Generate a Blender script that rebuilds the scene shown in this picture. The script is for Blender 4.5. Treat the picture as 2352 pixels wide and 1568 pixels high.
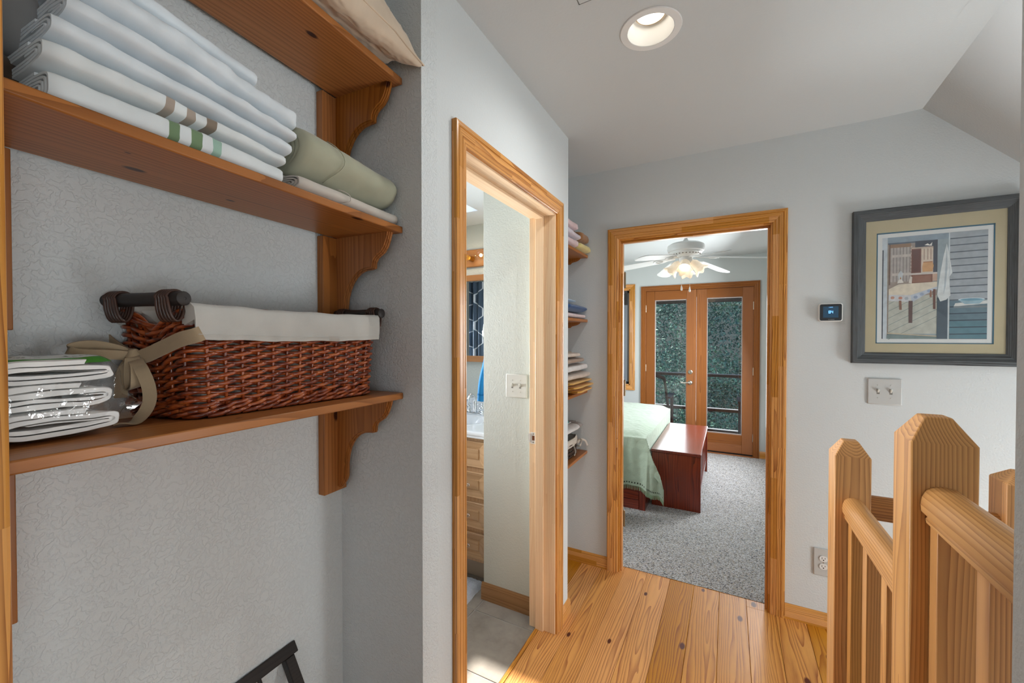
import bpy, bmesh, math, random
from mathutils import Vector, Matrix, noise
random.seed(7)
for _o in list(bpy.data.objects):
    bpy.data.objects.remove(_o)
SC = bpy.context.scene
COL = SC.collection
PI = math.pi

# ------------------------------------------------------------------ camera, sky, sun, big lights, exposure
cam = bpy.data.cameras.new('camera')
cam.sensor_width = 36.0
cam.lens = 36.0 * 935.44 / 2352.0
cam.clip_start = 0.02
cam.clip_end = 200
camo = bpy.data.objects.new('camera', cam)
COL.objects.link(camo)
camo.location = (0, 0, 1.45)
camo.rotation_euler = (math.radians(90 - 0.7365), 0, math.radians(28.0015))
SC.camera = camo

w = bpy.data.worlds.new('sky')
SC.world = w
w.use_nodes = True
wn = w.node_tree
bg = wn.nodes['Background']
sky = wn.nodes.new('ShaderNodeTexSky')
sky.sky_type = 'NISHITA'
sky.sun_disc = False
sky.sun_elevation = math.radians(60)
sky.sun_rotation = math.radians(140)
wn.links.new(sky.outputs[0], bg.inputs[0])
bg.inputs[1].default_value = 0.30

def lamp(name, kind, loc, target, power, color=(1, 1, 1), size=None, size_y=None):
    l = bpy.data.lights.new(name, kind)
    l.energy = power
    l.color = color
    o = bpy.data.objects.new(name, l)
    COL.objects.link(o)
    o.location = loc
    d = Vector(target) - Vector(loc)
    o.rotation_euler = d.to_track_quat('-Z', 'Y').to_euler()
    if kind == 'AREA':
        l.shape = 'RECTANGLE'
        l.size = size
        l.size_y = size_y or size
    return o

sun = lamp('sun', 'SUN', (0, 0, 6), (0.95, -0.66, 6 - 2.28), 7.5, (1.0, 0.95, 0.87))
sun.data.angle = math.radians(1.5)
# daylight entering through the stairwell window, the bedroom's big window and the skylight, plus added fill lamps
lamp('stair_window_daylight', 'AREA', (2.2, 1.75, 0.35), (-0.6, 1.5, 1.35), 27, (0.92, 0.975, 1.0), 0.55, 0.9)
bwl = lamp('bath_fill', 'AREA', (-2.86, 1.50, 1.36), (0.8, 1.42, 1.95), 26, (0.97, 0.985, 1.0), 0.6, 0.9)  # added fill through the doorway onto the stair posts; no window built here
bwl.data.spread = math.radians(80)
lamp('landing_fill', 'AREA', (1.82, -0.35, 1.35), (-1.0, 0.5, 1.35), 25, (0.92, 0.975, 1.0), 0.8, 1.2)  # added unseen fill for the linen closet; the wall has no window
lamp('bedroom_window_daylight', 'AREA', (0.36, 4.6, 1.4), (-2.5, 4.1, 0.7), 34, (0.95, 0.985, 1.0), 0.75, 1.2)
lamp('bedroom_side_fill', 'AREA', (-2.62, 3.02, 1.3), (-0.4, 3.8, 0.4), 26, (0.95, 0.985, 1.0), 0.6, 1.2)  # added fill for the coverlet front and bench end, not a window
lamp('french_door_daylight', 'AREA', (-0.36, 5.72, 1.15), (-0.36, 2.0, 0.9), 18, (0.93, 0.98, 1.0), 1.0, 1.6)
lamp('skylight_daylight', 'AREA', (-1.7875, 1.7215, 2.662), (-1.7875, 1.7215, 0), 5, (0.95, 0.98, 1.0), 0.624, 1.142)
SC.view_settings.view_transform = 'Standard'
SC.view_settings.look = 'None'
SC.view_settings.exposure = 0.30
SC.view_settings.gamma = 1.0
SC.view_settings.use_curve_mapping = False

# ------------------------------------------------------------------ mesh helpers
class MB:
    def __init__(s):
        s.v, s.f, s.m = [], [], []
    def add(s, vs, fs, mi=0):
        n = len(s.v)
        s.v += [Vector(p) for p in vs]
        for f in fs:
            s.f.append([i + n for i in f]); s.m.append(mi)
        return s
    def box(s, x0, x1, y0, y1, z0, z1, mi=0, M=None):
        vs = [Vector((x, y, z)) for z in (z0, z1) for y in (y0, y1) for x in (x0, x1)]
        if M is not None:
            vs = [M(p) if callable(M) else M @ p for p in vs]
        return s.add(vs, [(0, 2, 3, 1), (4, 5, 7, 6), (0, 1, 5, 4), (2, 6, 7, 3), (0, 4, 6, 2), (1, 3, 7, 5)], mi)
    def prism(s, poly, d0, d1, fn, mi=0):
        """poly: 2d points, fn(a, b, d) -> 3d point"""
        n = len(poly)
        vs = [fn(a, b, d0) for a, b in poly] + [fn(a, b, d1) for a, b in poly]
        fs = [tuple(range(n - 1, -1, -1)), tuple(range(n, 2 * n))]
        fs += [(i, (i + 1) % n, n + (i + 1) % n, n + i) for i in range(n)]
        return s.add(vs, fs, mi)
    def grid(s, fn, nu, nv, cu=False, cv=False, mi=0, mfn=None):
        n0 = len(s.v)
        U = nu if cu else nu + 1
        V = nv if cv else nv + 1
        for i in range(U):
            for j in range(V):
                s.v.append(Vector(fn(i / nu, j / nv)))
        for i in range(nu):
            for j in range(nv):
                a = n0 + i * V + j
                b = n0 + ((i + 1) % U) * V + j
                c = n0 + ((i + 1) % U) * V + (j + 1) % V
                d = n0 + i * V + (j + 1) % V
                s.f.append([a, b, c, d]); s.m.append(mfn(i / nu, j / nv) if mfn else mi)
        return s
    def tube(s, path, r, n=8, cap=True, closed=False, mi=0, flat=None):
        P = [Vector(p) for p in path]
        k = len(P)
        rs = r if isinstance(r, (list, tuple)) else [r] * k
        n0 = len(s.v)
        up = Vector((0, 0, 1))
        prev = None
        for i in range(k):
            if closed:
                t = P[(i + 1) % k] - P[i - 1]
            else:
                t = P[min(i + 1, k - 1)] - P[max(i - 1, 0)]
            t = t.normalized() if t.length > 1e-9 else Vector((1, 0, 0))
            if prev is None:
                u = up if abs(t.z) < .9 else Vector((1, 0, 0))
                a = t.cross(u).normalized()
            else:
                a = prev - t * prev.dot(t)
                a = a.normalized() if a.length > 1e-6 else t.orthogonal().normalized()
            prev = a
            b = t.cross(a)
            for j in range(n):
                th = 2 * PI * j / n
                s.v.append(P[i] + (a * math.cos(th) + b * math.sin(th) * (flat or 1)) * rs[i])
        for i in range(k if closed else k - 1):
            for j in range(n):
                i2 = (i + 1) % k
                s.f.append([n0 + i * n + j, n0 + i * n + (j + 1) % n, n0 + i2 * n + (j + 1) % n, n0 + i2 * n + j]); s.m.append(mi)
        if cap and not closed:
            s.f.append([n0 + j for j in range(n - 1, -1, -1)]); s.m.append(mi)
            s.f.append([n0 + (k - 1) * n + j for j in range(n)]); s.m.append(mi)
        return s
    def lathe(s, prof, c, n=24, M=None, mi=0, caps=True):
        """prof: (r, z) pairs, revolved round z at c; M rotates first"""
        c = Vector(c)
        n0 = len(s.v)
        for r, z in prof:
            for j in range(n):
                th = 2 * PI * j / n
                p = Vector((r * math.cos(th), r * math.sin(th), z))
                if M is not None:
                    p = M @ p
                s.v.append(c + p)
        for i in range(len(prof) - 1):
            for j in range(n):
                s.f.append([n0 + i * n + j, n0 + i * n + (j + 1) % n, n0 + (i + 1) * n + (j + 1) % n, n0 + (i + 1) * n + j]); s.m.append(mi)
        if caps and prof[0][0] > 1e-6:
            s.f.append([n0 + j for j in range(n - 1, -1, -1)]); s.m.append(mi)
        if caps and prof[-1][0] > 1e-6:
            q = n0 + (len(prof) - 1) * n
            s.f.append([q + j for j in range(n)]); s.m.append(mi)
        return s
    def ball(s, c, rx, ry=None, rz=None, n=16, m=10, e=1.0, mi=0, M=None, disp=None):
        """superellipsoid; e < 1 is boxier"""
        ry = ry or rx; rz = rz or rx
        c = Vector(c)
        def sp(x, k):
            return math.copysign(abs(x) ** k, x)
        def fn(u, v):
            th = 2 * PI * u; ph = -PI / 2 + PI * v
            p = Vector((rx * sp(math.cos(ph), e) * sp(math.cos(th), e), ry * sp(math.cos(ph), e) * sp(math.sin(th), e), rz * sp(math.sin(ph), e)))
            if disp:
                p = disp(p)
            return c + (M @ p if M is not None else p)
        return s.grid(fn, n, m, cu=True, mi=mi)
    def build(s, name, mat, parent=None, smooth=None, bevel=0.0, seg=2, weld=False):
        me = bpy.data.meshes.new(name)
        lo = Vector((min(p.x for p in s.v), min(p.y for p in s.v), min(p.z for p in s.v)))
        hi = Vector((max(p.x for p in s.v), max(p.y for p in s.v), max(p.z for p in s.v)))
        c = (lo + hi) / 2
        me.from_pydata([tuple(p - c) for p in s.v], [], s.f)
        mats = mat if isinstance(mat, (list, tuple)) else [mat]
        for m in mats:
            me.materials.append(m)
        if len(mats) > 1:
            me.polygons.foreach_set('material_index', s.m)
        bm = bmesh.new(); bm.from_mesh(me)
        if weld:
            bmesh.ops.remove_doubles(bm, verts=bm.verts, dist=1e-5)
        bmesh.ops.recalc_face_normals(bm, faces=bm.faces)
        bm.to_mesh(me); bm.free()
        if smooth is not None:
            me.polygons.foreach_set('use_smooth', [True] * len(me.polygons))
            if smooth < 179:
                me.set_sharp_from_angle(angle=math.radians(smooth))
        o = bpy.data.objects.new(name, me)
        COL.objects.link(o)
        if parent is not None:
            o.parent = parent
            pw = WORLD_LOC(parent)
            o.location = c - pw
        else:
            o.location = c
        if bevel:
            b = o.modifiers.new('edge', 'BEVEL')
            b.width = bevel; b.segments = seg; b.limit_method = 'ANGLE'; b.angle_limit = math.radians(40)
            b.harden_normals = False
            if smooth is None:
                me.polygons.foreach_set('use_smooth', [True] * len(me.polygons))
                me.set_sharp_from_angle(angle=math.radians(35))
        return o

def WORLD_LOC(o):
    p = Vector((0, 0, 0))
    while o is not None:
        p += o.location
        o = o.parent
    return p

def tag(o, label=None, cat=None, group=None, kind=None):
    if label: o['label'] = label
    if cat: o['category'] = cat
    if group: o['group'] = group
    if kind: o['kind'] = kind
    return o

def empty(name, loc, label=None, cat=None, group=None, kind=None):
    o = bpy.data.objects.new(name, None)
    COL.objects.link(o)
    o.location = loc
    o.empty_display_size = .05
    return tag(o, label, cat, group, kind)

def copy_tree(o, parent=None):
    c = o.copy()
    COL.objects.link(c)
    if parent is not None:
        c.parent = parent
    for ch in [q for q in bpy.data.objects if q.parent == o and q != c]:
        copy_tree(ch, c)
    return c

def struct(o):
    o['kind'] = 'structure'
    return o

def nz(x, y=0.0, z=0.0):
    return noise.noise(Vector((x, y, z)))

def bx(name, x0, x1, y0, y1, z0, z1, mat, parent=None, bevel=0.0):
    return MB().box(x0, x1, y0, y1, z0, z1).build(name, mat, parent, bevel=bevel)

def poly_path(pts, step):
    """resample a polyline"""
    P = [Vector(p) for p in pts]
    out = [P[0]]
    for a, b in zip(P, P[1:]):
        n = max(1, int((b - a).length / step))
        out += [a.lerp(b, (i + 1) / n) for i in range(n)]
    return out

def spline(pts, n=10):
    """Catmull-Rom through the points"""
    P = [Vector(p) for p in pts]
    P = [2 * P[0] - P[1]] + P + [2 * P[-1] - P[-2]]
    out = []
    for i in range(1, len(P) - 2):
        for k in range(n):
            t = k / n
            a, b, c, d = P[i - 1:i + 3]
            out.append(.5 * ((2 * b) + (c - a) * t + (2 * a - 5 * b + 4 * c - d) * t * t + (3 * b - a - 3 * c + d) * t ** 3))
    out.append(P[-2])
    return out

def ribbon_mesh(mb, path, widths, wdirs, th=0.0012, mi=0):
    """flat band: path points, width per point, width direction per point"""
    k = len(path)
    vs = []
    for i in range(k):
        p = Vector(path[i])
        t = (Vector(path[min(i + 1, k - 1)]) - Vector(path[max(i - 1, 0)])).normalized()
        wd = Vector(wdirs[i] if isinstance(wdirs, list) else wdirs)
        wd = (wd - t * wd.dot(t)).normalized()
        n = t.cross(wd)
        wv = widths[i] if isinstance(widths, list) else widths
        vs += [p - wd * wv / 2 - n * th, p + wd * wv / 2 - n * th, p + wd * wv / 2 + n * th, p - wd * wv / 2 + n * th]
    fs = []
    for i in range(k - 1):
        for j in range(4):
            fs.append((4 * i + j, 4 * i + (j + 1) % 4, 4 * i + 4 + (j + 1) % 4, 4 * i + 4 + j))
    fs += [(3, 2, 1, 0), (4 * k - 4, 4 * k - 3, 4 * k - 2, 4 * k - 1)]
    return mb.add(vs, fs, mi)

# ------------------------------------------------------------------ materials
def lin(h):
    if isinstance(h, str):
        h = h.lstrip('#')
        c = [int(h[i:i + 2], 16) / 255 for i in (0, 2, 4)]
    else:
        c = [x / 255 for x in h]
    return tuple((x / 12.92 if x <= .04045 else ((x + .055) / 1.055) ** 2.4) for x in c) + (1.0,)

class NT:
    def __init__(s, name):
        s.mat = bpy.data.materials.new(name)
        s.mat.use_nodes = True
        s.t = s.mat.node_tree
        s.b = s.t.nodes['Principled BSDF']
        s.out = s.t.nodes['Material Output']
    def n(s, typ, **kw):
        nd = s.t.nodes.new('ShaderNode' + typ)
        for k, v in kw.items():
            setattr(nd, k, v)
        return nd
    def l(s, a, b):
        s.t.links.new(a, b)
    def val(s, sock, v):
        if hasattr(v, 'is_output') or hasattr(v, 'links'):
            s.l(v, sock)
        else:
            sock.default_value = v
    def math(s, op, a, b=None, c=None):
        nd = s.n('Math', operation=op)
        s.val(nd.inputs[0], a)
        if b is not None: s.val(nd.inputs[1], b)
        if c is not None: s.val(nd.inputs[2], c)
        return nd.outputs[0]
    def vmath(s, op, a, b=None):
        nd = s.n('VectorMath', operation=op)
        s.val(nd.inputs[0], a)
        if b is not None: s.val(nd.inputs[1], b)
        return nd.outputs[0]
    def noise(s, vec, scale, detail=2, rough=.5):
        nd = s.n('TexNoise')
        s.l(vec, nd.inputs['Vector'])
        nd.inputs['Scale'].default_value = scale
        nd.inputs['Detail'].default_value = detail
        nd.inputs['Roughness'].default_value = rough
        return nd
    def ramp(s, fac, stops, interp='LINEAR'):
        nd = s.n('ValToRGB')
        s.l(fac, nd.inputs[0])
        r = nd.color_ramp
        r.interpolation = interp
        while len(r.elements) < len(stops):
            r.elements.new(.5)
        for e, (p, c) in zip(r.elements, stops):
            e.position = p
            e.color = c if len(c) == 4 else tuple(c) + (1,)
        return nd.outputs[0]
    def mix(s, fac, a, b, blend='MIX'):
        nd = s.n('Mix', data_type='RGBA', blend_type=blend)
        s.val(nd.inputs[0], fac)
        s.val(nd.inputs[6], a)
        s.val(nd.inputs[7], b)
        return nd.outputs[2]
    def bump(s, height, strength, dist=.002):
        nd = s.n('Bump')
        nd.inputs['Strength'].default_value = strength
        nd.inputs['Distance'].default_value = dist
        s.l(height, nd.inputs['Height'])
        s.l(nd.outputs[0], s.b.inputs['Normal'])
        return nd
    def obj(s):
        return s.n('TexCoord').outputs['Object']
    def rnd(s):
        return s.n('ObjectInfo').outputs['Random']

def plain(name, col, rough=.5, metal=0.0, bump=0.0, bscale=200, emit=0.0, coat=0.0, var=0.0, vscale=6):
    m = NT(name)
    c = lin(col)
    v = m.obj()
    if var:
        n1 = m.noise(v, vscale, 4)
        dark = tuple(x * (1 - var) for x in c[:3]) + (1,)
        lite = tuple(min(1, x * (1 + var)) for x in c[:3]) + (1,)
        m.l(m.ramp(n1.outputs[0], [(.3, dark), (.7, lite)]), m.b.inputs['Base Color'])
    else:
        m.b.inputs['Base Color'].default_value = c
    m.b.inputs['Roughness'].default_value = rough
    m.b.inputs['Metallic'].default_value = metal
    if coat:
        m.b.inputs['Coat Weight'].default_value = coat
        m.b.inputs['Coat Roughness'].default_value = .1
    if emit:
        m.b.inputs['Emission Color'].default_value = c
        m.b.inputs['Emission Strength'].default_value = emit
    if bump:
        m.bump(m.noise(v, bscale, 3).outputs[0], bump, .001)
    return m.mat

def plaster(name, col, strength=.35, scale=70, squiggle=0.0):
    m = NT(name)
    m.b.inputs['Base Color'].default_value = lin(col)
    m.b.inputs['Roughness'].default_value = .75
    m.b.inputs['Specular IOR Level'].default_value = .25
    v = m.obj()
    n1 = m.noise(v, scale * 2.2, 3, .55).outputs[0]
    h = n1
    if squiggle:
        wv = m.noise(v, scale * .55, 2, .5)
        n2 = m.noise(m.vmath('ADD', v, m.vmath('MULTIPLY', wv.outputs[1], (.02, .02, .02))), scale * .9, 2, .5).outputs[0]
        edge = m.math('SUBTRACT', 1.0, m.math('MULTIPLY', m.math('ABSOLUTE', m.math('SUBTRACT', n2, .5)), 14.0))
        edge = m.math('MAXIMUM', edge, 0.0)
        h = m.math('SUBTRACT', m.math('MULTIPLY', n1, .6), m.math('MULTIPLY', edge, squiggle))
    m.bump(h, strength, .0035)
    return m.mat

AX = {'X': 0, 'Y': 1, 'Z': 2}

def wood(name, axis, light, dark, spacing=.007, contrast=1.0, rough=.38, warp=.02, tone=.12, strips=0.0, knots=0.0, coat=.15, fine=.10, sharp=.5, gx=1.0, kflat=2):
    """solid wood: growth rings round the long axis, warped so the cut face shows cathedrals; per-object offset"""
    m = NT(name)
    ai = AX[axis]
    v = m.obj()
    r = m.rnd()
    off = m.n('CombineXYZ')
    for i in range(3):
        k = (.37, .21, .29)[i] * (8 if i == ai else .33)
        m.l(m.math('MULTIPLY', m.math('SUBTRACT', m.math('FRACT', m.math('MULTIPLY', r, (7.13, 13.7, 29.3)[i])), .5), k), off.inputs[i])
    if strips:
        sx = m.n('SeparateXYZ'); m.l(v, sx.inputs[0])
        other = [i for i in range(3) if i != ai]
        seg = m.n('CombineXYZ')
        col = m.math('FLOOR', m.math('MULTIPLY', m.math('ADD', sx.outputs[other[0]], m.math('ADD', sx.outputs[other[1]], 5.0)), 1 / .026))
        m.l(col, seg.inputs[0])
        m.l(m.math('FLOOR', m.math('ADD', m.math('MULTIPLY', sx.outputs[ai], 1 / strips), m.math('ADD', m.math('MULTIPLY', col, .618), m.math('MULTIPLY', r, 9.0)))), seg.inputs[1])
        wnz = m.n('TexWhiteNoise', noise_dimensions='2D'); m.l(seg.outputs[0], wnz.inputs[0])
        o2 = m.vmath('MULTIPLY', m.vmath('SUBTRACT', wnz.outputs[1], (.5, .5, .5)), (.16, .16, .16))
        v0 = m.vmath('ADD', m.vmath('ADD', v, off.outputs[0]), o2)
        stripval = wnz.outputs[0]
    else:
        v0 = m.vmath('ADD', v, off.outputs[0])
        stripval = r
    sc = [1.0, 1.0, 1.0]; sc[ai] = .11
    vs = m.vmath('MULTIPLY', v0, tuple(sc))
    wn_ = m.noise(vs, 9.0 * gx, 2, .45)
    vw = m.vmath('ADD', vs, m.vmath('MULTIPLY', m.vmath('SUBTRACT', wn_.outputs[1], (.5, .5, .5)), (warp * 2.6,) * 3))
    wv = m.n('TexWave', wave_type='RINGS', rings_direction=axis, wave_profile='SAW')
    m.l(vw, wv.inputs['Vector'])
    wv.inputs['Scale'].default_value = .314 / spacing
    wv.inputs['Distortion'].default_value = .6
    wv.inputs['Detail'].default_value = 2
    wv.inputs['Detail Scale'].default_value = 1.5
    ringf = m.math('POWER', wv.outputs['Fac'], 1.0 + 2.0 * sharp)
    sf = [1.0, 1.0, 1.0]; sf[ai] = .035
    fn_ = m.noise(m.vmath('MULTIPLY', v0, tuple(sf)), 420, 2, .6).outputs[0]
    lw = m.noise(vs, 3.0, 2).outputs[0]
    L, D = lin(light), lin(dark)
    md = m.noise(m.vmath('MULTIPLY', v0, tuple([.25 if i == ai else 1.0 for i in range(3)])), 26, 2, .5).outputs[0]
    fac = m.math('MULTIPLY', m.math('MULTIPLY', ringf, contrast), m.math('ADD', .35, m.math('MULTIPLY', md, 1.3)))
    fac = m.math('ADD', fac, m.math('MULTIPLY', m.math('SUBTRACT', fn_, .5), fine * 2))
    fac = m.math('MINIMUM', m.math('MAXIMUM', fac, 0.0), 1.0)
    col = m.mix(fac, L, D)
    tn = m.math('ADD', m.math('MULTIPLY', m.math('SUBTRACT', stripval, .5), 2 * tone), m.math('MULTIPLY', m.math('SUBTRACT', lw, .5), tone * 1.6))
    hs = m.n('HueSaturation')
    m.l(col, hs.inputs['Color'])
    m.l(m.math('ADD', 1.0, tn), hs.inputs['Value'])
    m.l(m.math('SUBTRACT', 1.0, m.math('MULTIPLY', tn, .5)), hs.inputs['Saturation'])
    colo = hs.outputs[0]
    if knots:
        cross = [i for i in range(3) if i not in (ai, kflat)][0]
        ks = m.n('SeparateXYZ'); m.l(v0, ks.inputs[0])
        kc = m.n('CombineXYZ')
        m.l(ks.outputs[cross], kc.inputs[0]); m.l(m.math('MULTIPLY', ks.outputs[ai], .5), kc.inputs[1])
        vo = m.n('TexVoronoi', feature='F1', voronoi_dimensions='2D')
        m.l(kc.outputs[0], vo.inputs['Vector'])
        vo.inputs['Scale'].default_value = knots
        sepc = m.n('SeparateColor'); m.l(vo.outputs['Color'], sepc.inputs[0])
        size = m.math('MULTIPLY', m.math('MAXIMUM', m.math('SUBTRACT', sepc.outputs[0], .40), 0.0), .17)
        kf = m.math('SUBTRACT', 1.0, m.math('DIVIDE', vo.outputs['Distance'], m.math('ADD', size, .0001)))
        kf = m.math('MINIMUM', m.math('MAXIMUM', m.math('MULTIPLY', kf, 2.5), 0.0), 1.0)
        colo = m.mix(kf, colo, (D[0] * .34, D[1] * .22, D[2] * .18, 1))
    m.l(colo, m.b.inputs['Base Color'])
    m.b.inputs['Roughness'].default_value = rough
    m.b.inputs['Specular IOR Level'].default_value = .33
    m.b.inputs['Coat Weight'].default_value = coat
    m.b.inputs['Coat Roughness'].default_value = .25
    m.bump(m.math('ADD', m.math('MULTIPLY', ringf, .4), fn_), .08, .0008)
    return m.mat

def fabric(name, col, rough=.95, weave=900, strength=.25, var=.06, fuzz=0.0, sheen=.2):
    m = NT(name)
    v = m.obj()
    c = lin(col)
    n1 = m.noise(v, 18, 3).outputs[0]
    m.l(m.ramp(n1, [(.3, tuple(x * (1 - var) for x in c[:3])), (.7, tuple(min(1, x * (1 + var)) for x in c[:3]))]), m.b.inputs['Base Color'])
    m.b.inputs['Roughness'].default_value = rough
    m.b.inputs['Specular IOR Level'].default_value = .15
    m.b.inputs['Sheen Weight'].default_value = sheen
    m.bump(m.noise(v, weave, 2).outputs[0], strength, .0008 + fuzz)
    return m.mat

def schlick(m, f0=.04, nrm=None):
    g = m.n('NewGeometry')
    c = m.n('VectorMath', operation='DOT_PRODUCT')
    m.l(nrm if nrm is not None else g.outputs['Normal'], c.inputs[0]); m.l(g.outputs['Incoming'], c.inputs[1])
    k = m.math('POWER', m.math('MAXIMUM', m.math('SUBTRACT', 1.0, m.math('ABSOLUTE', c.outputs['Value'])), 0.0), 5.0)
    return m.math('ADD', f0, m.math('MULTIPLY', k, 1 - f0))

def glass_thin(name, tint=(255, 255, 255), refl=1.0):
    m = NT(name)
    tr = m.n('BsdfTransparent'); tr.inputs[0].default_value = lin(tint)
    gl = m.n('BsdfGlossy'); gl.inputs['Roughness'].default_value = .0
    mx = m.n('MixShader')
    m.l(m.math('MULTIPLY', schlick(m), refl), mx.inputs[0])
    m.l(tr.outputs[0], mx.inputs[1]); m.l(gl.outputs[0], mx.inputs[2])
    m.l(mx.outputs[0], m.out.inputs[0])
    return m.mat

WALL = plaster('wall_paint', (214, 219, 220), .40, 60)
WALLK = plaster('closet_wall_paint', (214, 219, 220), .55, 80, squiggle=.5)
CEIL = plaster('ceiling_paint', (205, 210, 211), .22, 60)
BWALL = plaster('bath_wall_paint', (205, 208, 200), .45, 60)
BEDW = plaster('bedroom_wall_paint', (200, 205, 204), .2, 60)
CASX = wood('casing_pine_x', 'X', '#dc9c4e', '#884712', .0055, .75, .3, .016, .16, strips=.42, coat=.3)
CASY = wood('casing_pine_y', 'Y', '#dc9c4e', '#884712', .0055, .75, .3, .016, .16, strips=.42, coat=.3)
CASZ = wood('casing_pine_z', 'Z', '#dc9c4e', '#884712', .0055, .75, .3, .016, .16, strips=.42, coat=.3)
JAMY = wood('jamb_pine_y', 'Y', '#f2d6b2', '#dcb080', .009, .5, .35, .02, .05, strips=.6, coat=.2)
JAMZ = wood('jamb_pine_z', 'Z', '#f2d6b2', '#dcb080', .009, .5, .35, .02, .05, strips=.6, coat=.2)
SHELY = wood('shelf_pine_y', 'Y', '#ac6d36', '#683812', .012, .55, .38, .03, .10, knots=9.0, coat=.06)
SHELZ = wood('shelf_pine_z', 'Z', '#ac6d36', '#683812', .012, .55, .38, .03, .10, knots=8.0, kflat=0, coat=.06)
SHELX = wood('shelf_pine_x', 'X', '#ac6d36', '#683812', .012, .6, .36, .03, .10, coat=.3)
FLOORW = wood('floor_pine', 'Y', '#e2a04e', '#974811', .0095, .8, .38, .04, .20, knots=6.5, coat=.08, sharp=.6, fine=.2)
STAIRZ = wood('stair_pine_z', 'Z', '#d29a5a', '#80461c', .0052, .62, .42, .011, .12, coat=.1)
STAIRY = wood('stair_pine_y', 'Y', '#d4a068', '#905626', .0062, .6, .42, .012, .10, coat=.1)
STAIRX = wood('stair_pine_x', 'X', '#b87c3c', '#66300c', .0075, .7, .42, .016, .10, coat=.1)
FIRZ = wood('door_fir_z', 'Z', '#9c5f2e', '#6a3a16', .006, .6, .35, .012, .10, coat=.2)
FIRX = wood('door_fir_x', 'X', '#9c5f2e', '#6a3a16', .006, .6, .35, .012, .10, coat=.2)
CHERZ = wood('cherry_z', 'Z', '#8a3219', '#3f100a', .016, .7, .25, .05, .12, coat=.5)
CHERX = wood('cherry_x', 'X', '#8a3219', '#3f100a', .016, .7, .25, .05, .12, coat=.5)
CHERTOP = wood('cherry_top', 'Y', '#7a3026', '#451618', .02, .6, .16, .05, .08, coat=.6)
MAPX = wood('maple_x', 'X', '#d0aa82', '#b48a5e', .02, .5, .35, .05, .05, coat=.2)
MAPZ = wood('maple_z', 'Z', '#d0aa82', '#b48a5e', .02, .5, .35, .05, .05, coat=.2)
OAKX = wood('oak_x', 'X', '#b8804e', '#8a5528', .008, .6, .4, .02, .06)
OAKZ = wood('oak_z', 'Z', '#b8804e', '#8a5528', .008, .6, .4, .02, .06)
BASEX = wood('bath_base_x', 'X', '#a97f57', '#75502f', .012, .6, .4, .03, .08)
BARNX = wood('barn_x', 'X', '#6c7174', '#282423', .0045, .85, .8, .012, .22, coat=0, fine=.45)
BARNZ = wood('barn_z', 'Z', '#6c7174', '#282423', .0045, .85, .8, .012, .22, coat=0, fine=.45)
BLACKW = wood('black_wood', 'Y', '#2b2523', '#151110', .01, .6, .4, .02, .1)
DECKW = wood('deck_brown', 'X', '#4a382c', '#2a1e16', .01, .6, .7, .02, .1, coat=0)
WHITE = plain('white_enamel', (232, 232, 230), .3, bump=.02)
WHITEM = plain('white_matte', (225, 225, 222), .6)
IVORY = plain('ivory_plastic', (214, 213, 205), .35)
GREYPL = plain('grey_plate', (196, 197, 195), .4)
CHROME = plain('chrome', (225, 228, 232), .08, 1.0)
NICKEL = plain('satin_nickel', (190, 182, 168), .28, 1.0)
BRASS = plain('antique_metal', (150, 132, 105), .35, 1.0)
DARK = plain('dark_gap', (18, 16, 15), .8)
GLASS = glass_thin('pane_glass')
# ------------------------------------------------------------------ the setting: walls, ceilings, floors
XL, YF, ZC = -0.738, 2.507, 2.472
def walls(name, mat, *boxes):
    mb = MB()
    for b in boxes:
        mb.box(*b)
    return struct(mb.build(name, mat))

wl = walls('wall_left', WALL,
      (-0.868, XL, 0.932, 1.052, 0, ZC), (-0.868, XL, 1.052, 1.848, 2.048, ZC), (-0.868, XL, 1.848, 2.008, 0, ZC),
      (-1.188, -0.868, 1.905, 2.008, 0, ZC))
walls('wall_left.001', WALL, (-0.868, XL, -5.0, 0.118, 0, ZC))
# the linen closet recess: side walls and a back wall that is not quite square to the hall
struct(MB().prism([(XL, .865), (-1.3, .8365), (-1.3, .932), (XL, .932)], 0, ZC, lambda a, b, d: (a, b, d)).build('wall_closet_side', WALLK))
walls('wall_closet_side.001', WALLK, (-1.3, -0.868, 0.04, 0.106, 0, ZC))
mb = MB()
mb.prism([(-1.0420, 0.87), (-1.0035, 0.10), (-1.3, 0.10), (-1.3, 0.87)], 0, ZC, lambda a, b, d: (a, b, d))
struct(mb.build('wall_closet_back', WALLK))
walls('wall_towel_recess_back', WALL, (-1.188, -1.072, 2.008, 2.6, 0, ZC))
walls('wall_far', WALL, (-1.188, -0.606, YF, 2.60, 0, ZC), (0.212, 2.45, YF, 2.60, 0, ZC + .05), (-0.606, 0.212, YF, 2.60, 2.048, ZC), (0.395, 2.45, YF, 2.60, -1.6, 0))
walls('wall_right', WALL, (2.35, 2.45, -1.7, 2.6, 1.3, 1.6), (2.35, 2.45, -1.7, 0.9, -1.6, 1.3), (2.35, 2.45, 2.2, 2.6, -1.6, 1.3), (2.35, 2.45, 0.9, 2.2, -1.6, -.15))
walls('wall_stair_end', WALL, (0.193, 2.45, 0.36, 0.452, -1.6, ZC))
walls('wall_behind', WALL, (-0.868, 0.3, -2.7, -2.6, 0, ZC))
walls('wall_landing', WALL, (1.9, 2.0, -2.6, 0.36, 0, 2.4), (.193, 2.0, -2.7, -2.6, 0, 2.4), (.193, .28, -5.0, -2.6, 0, ZC))
struct(bx('floor_landing', .35, 1.95, -2.65, .36, -.1, -.0005, FLOORW))
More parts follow.
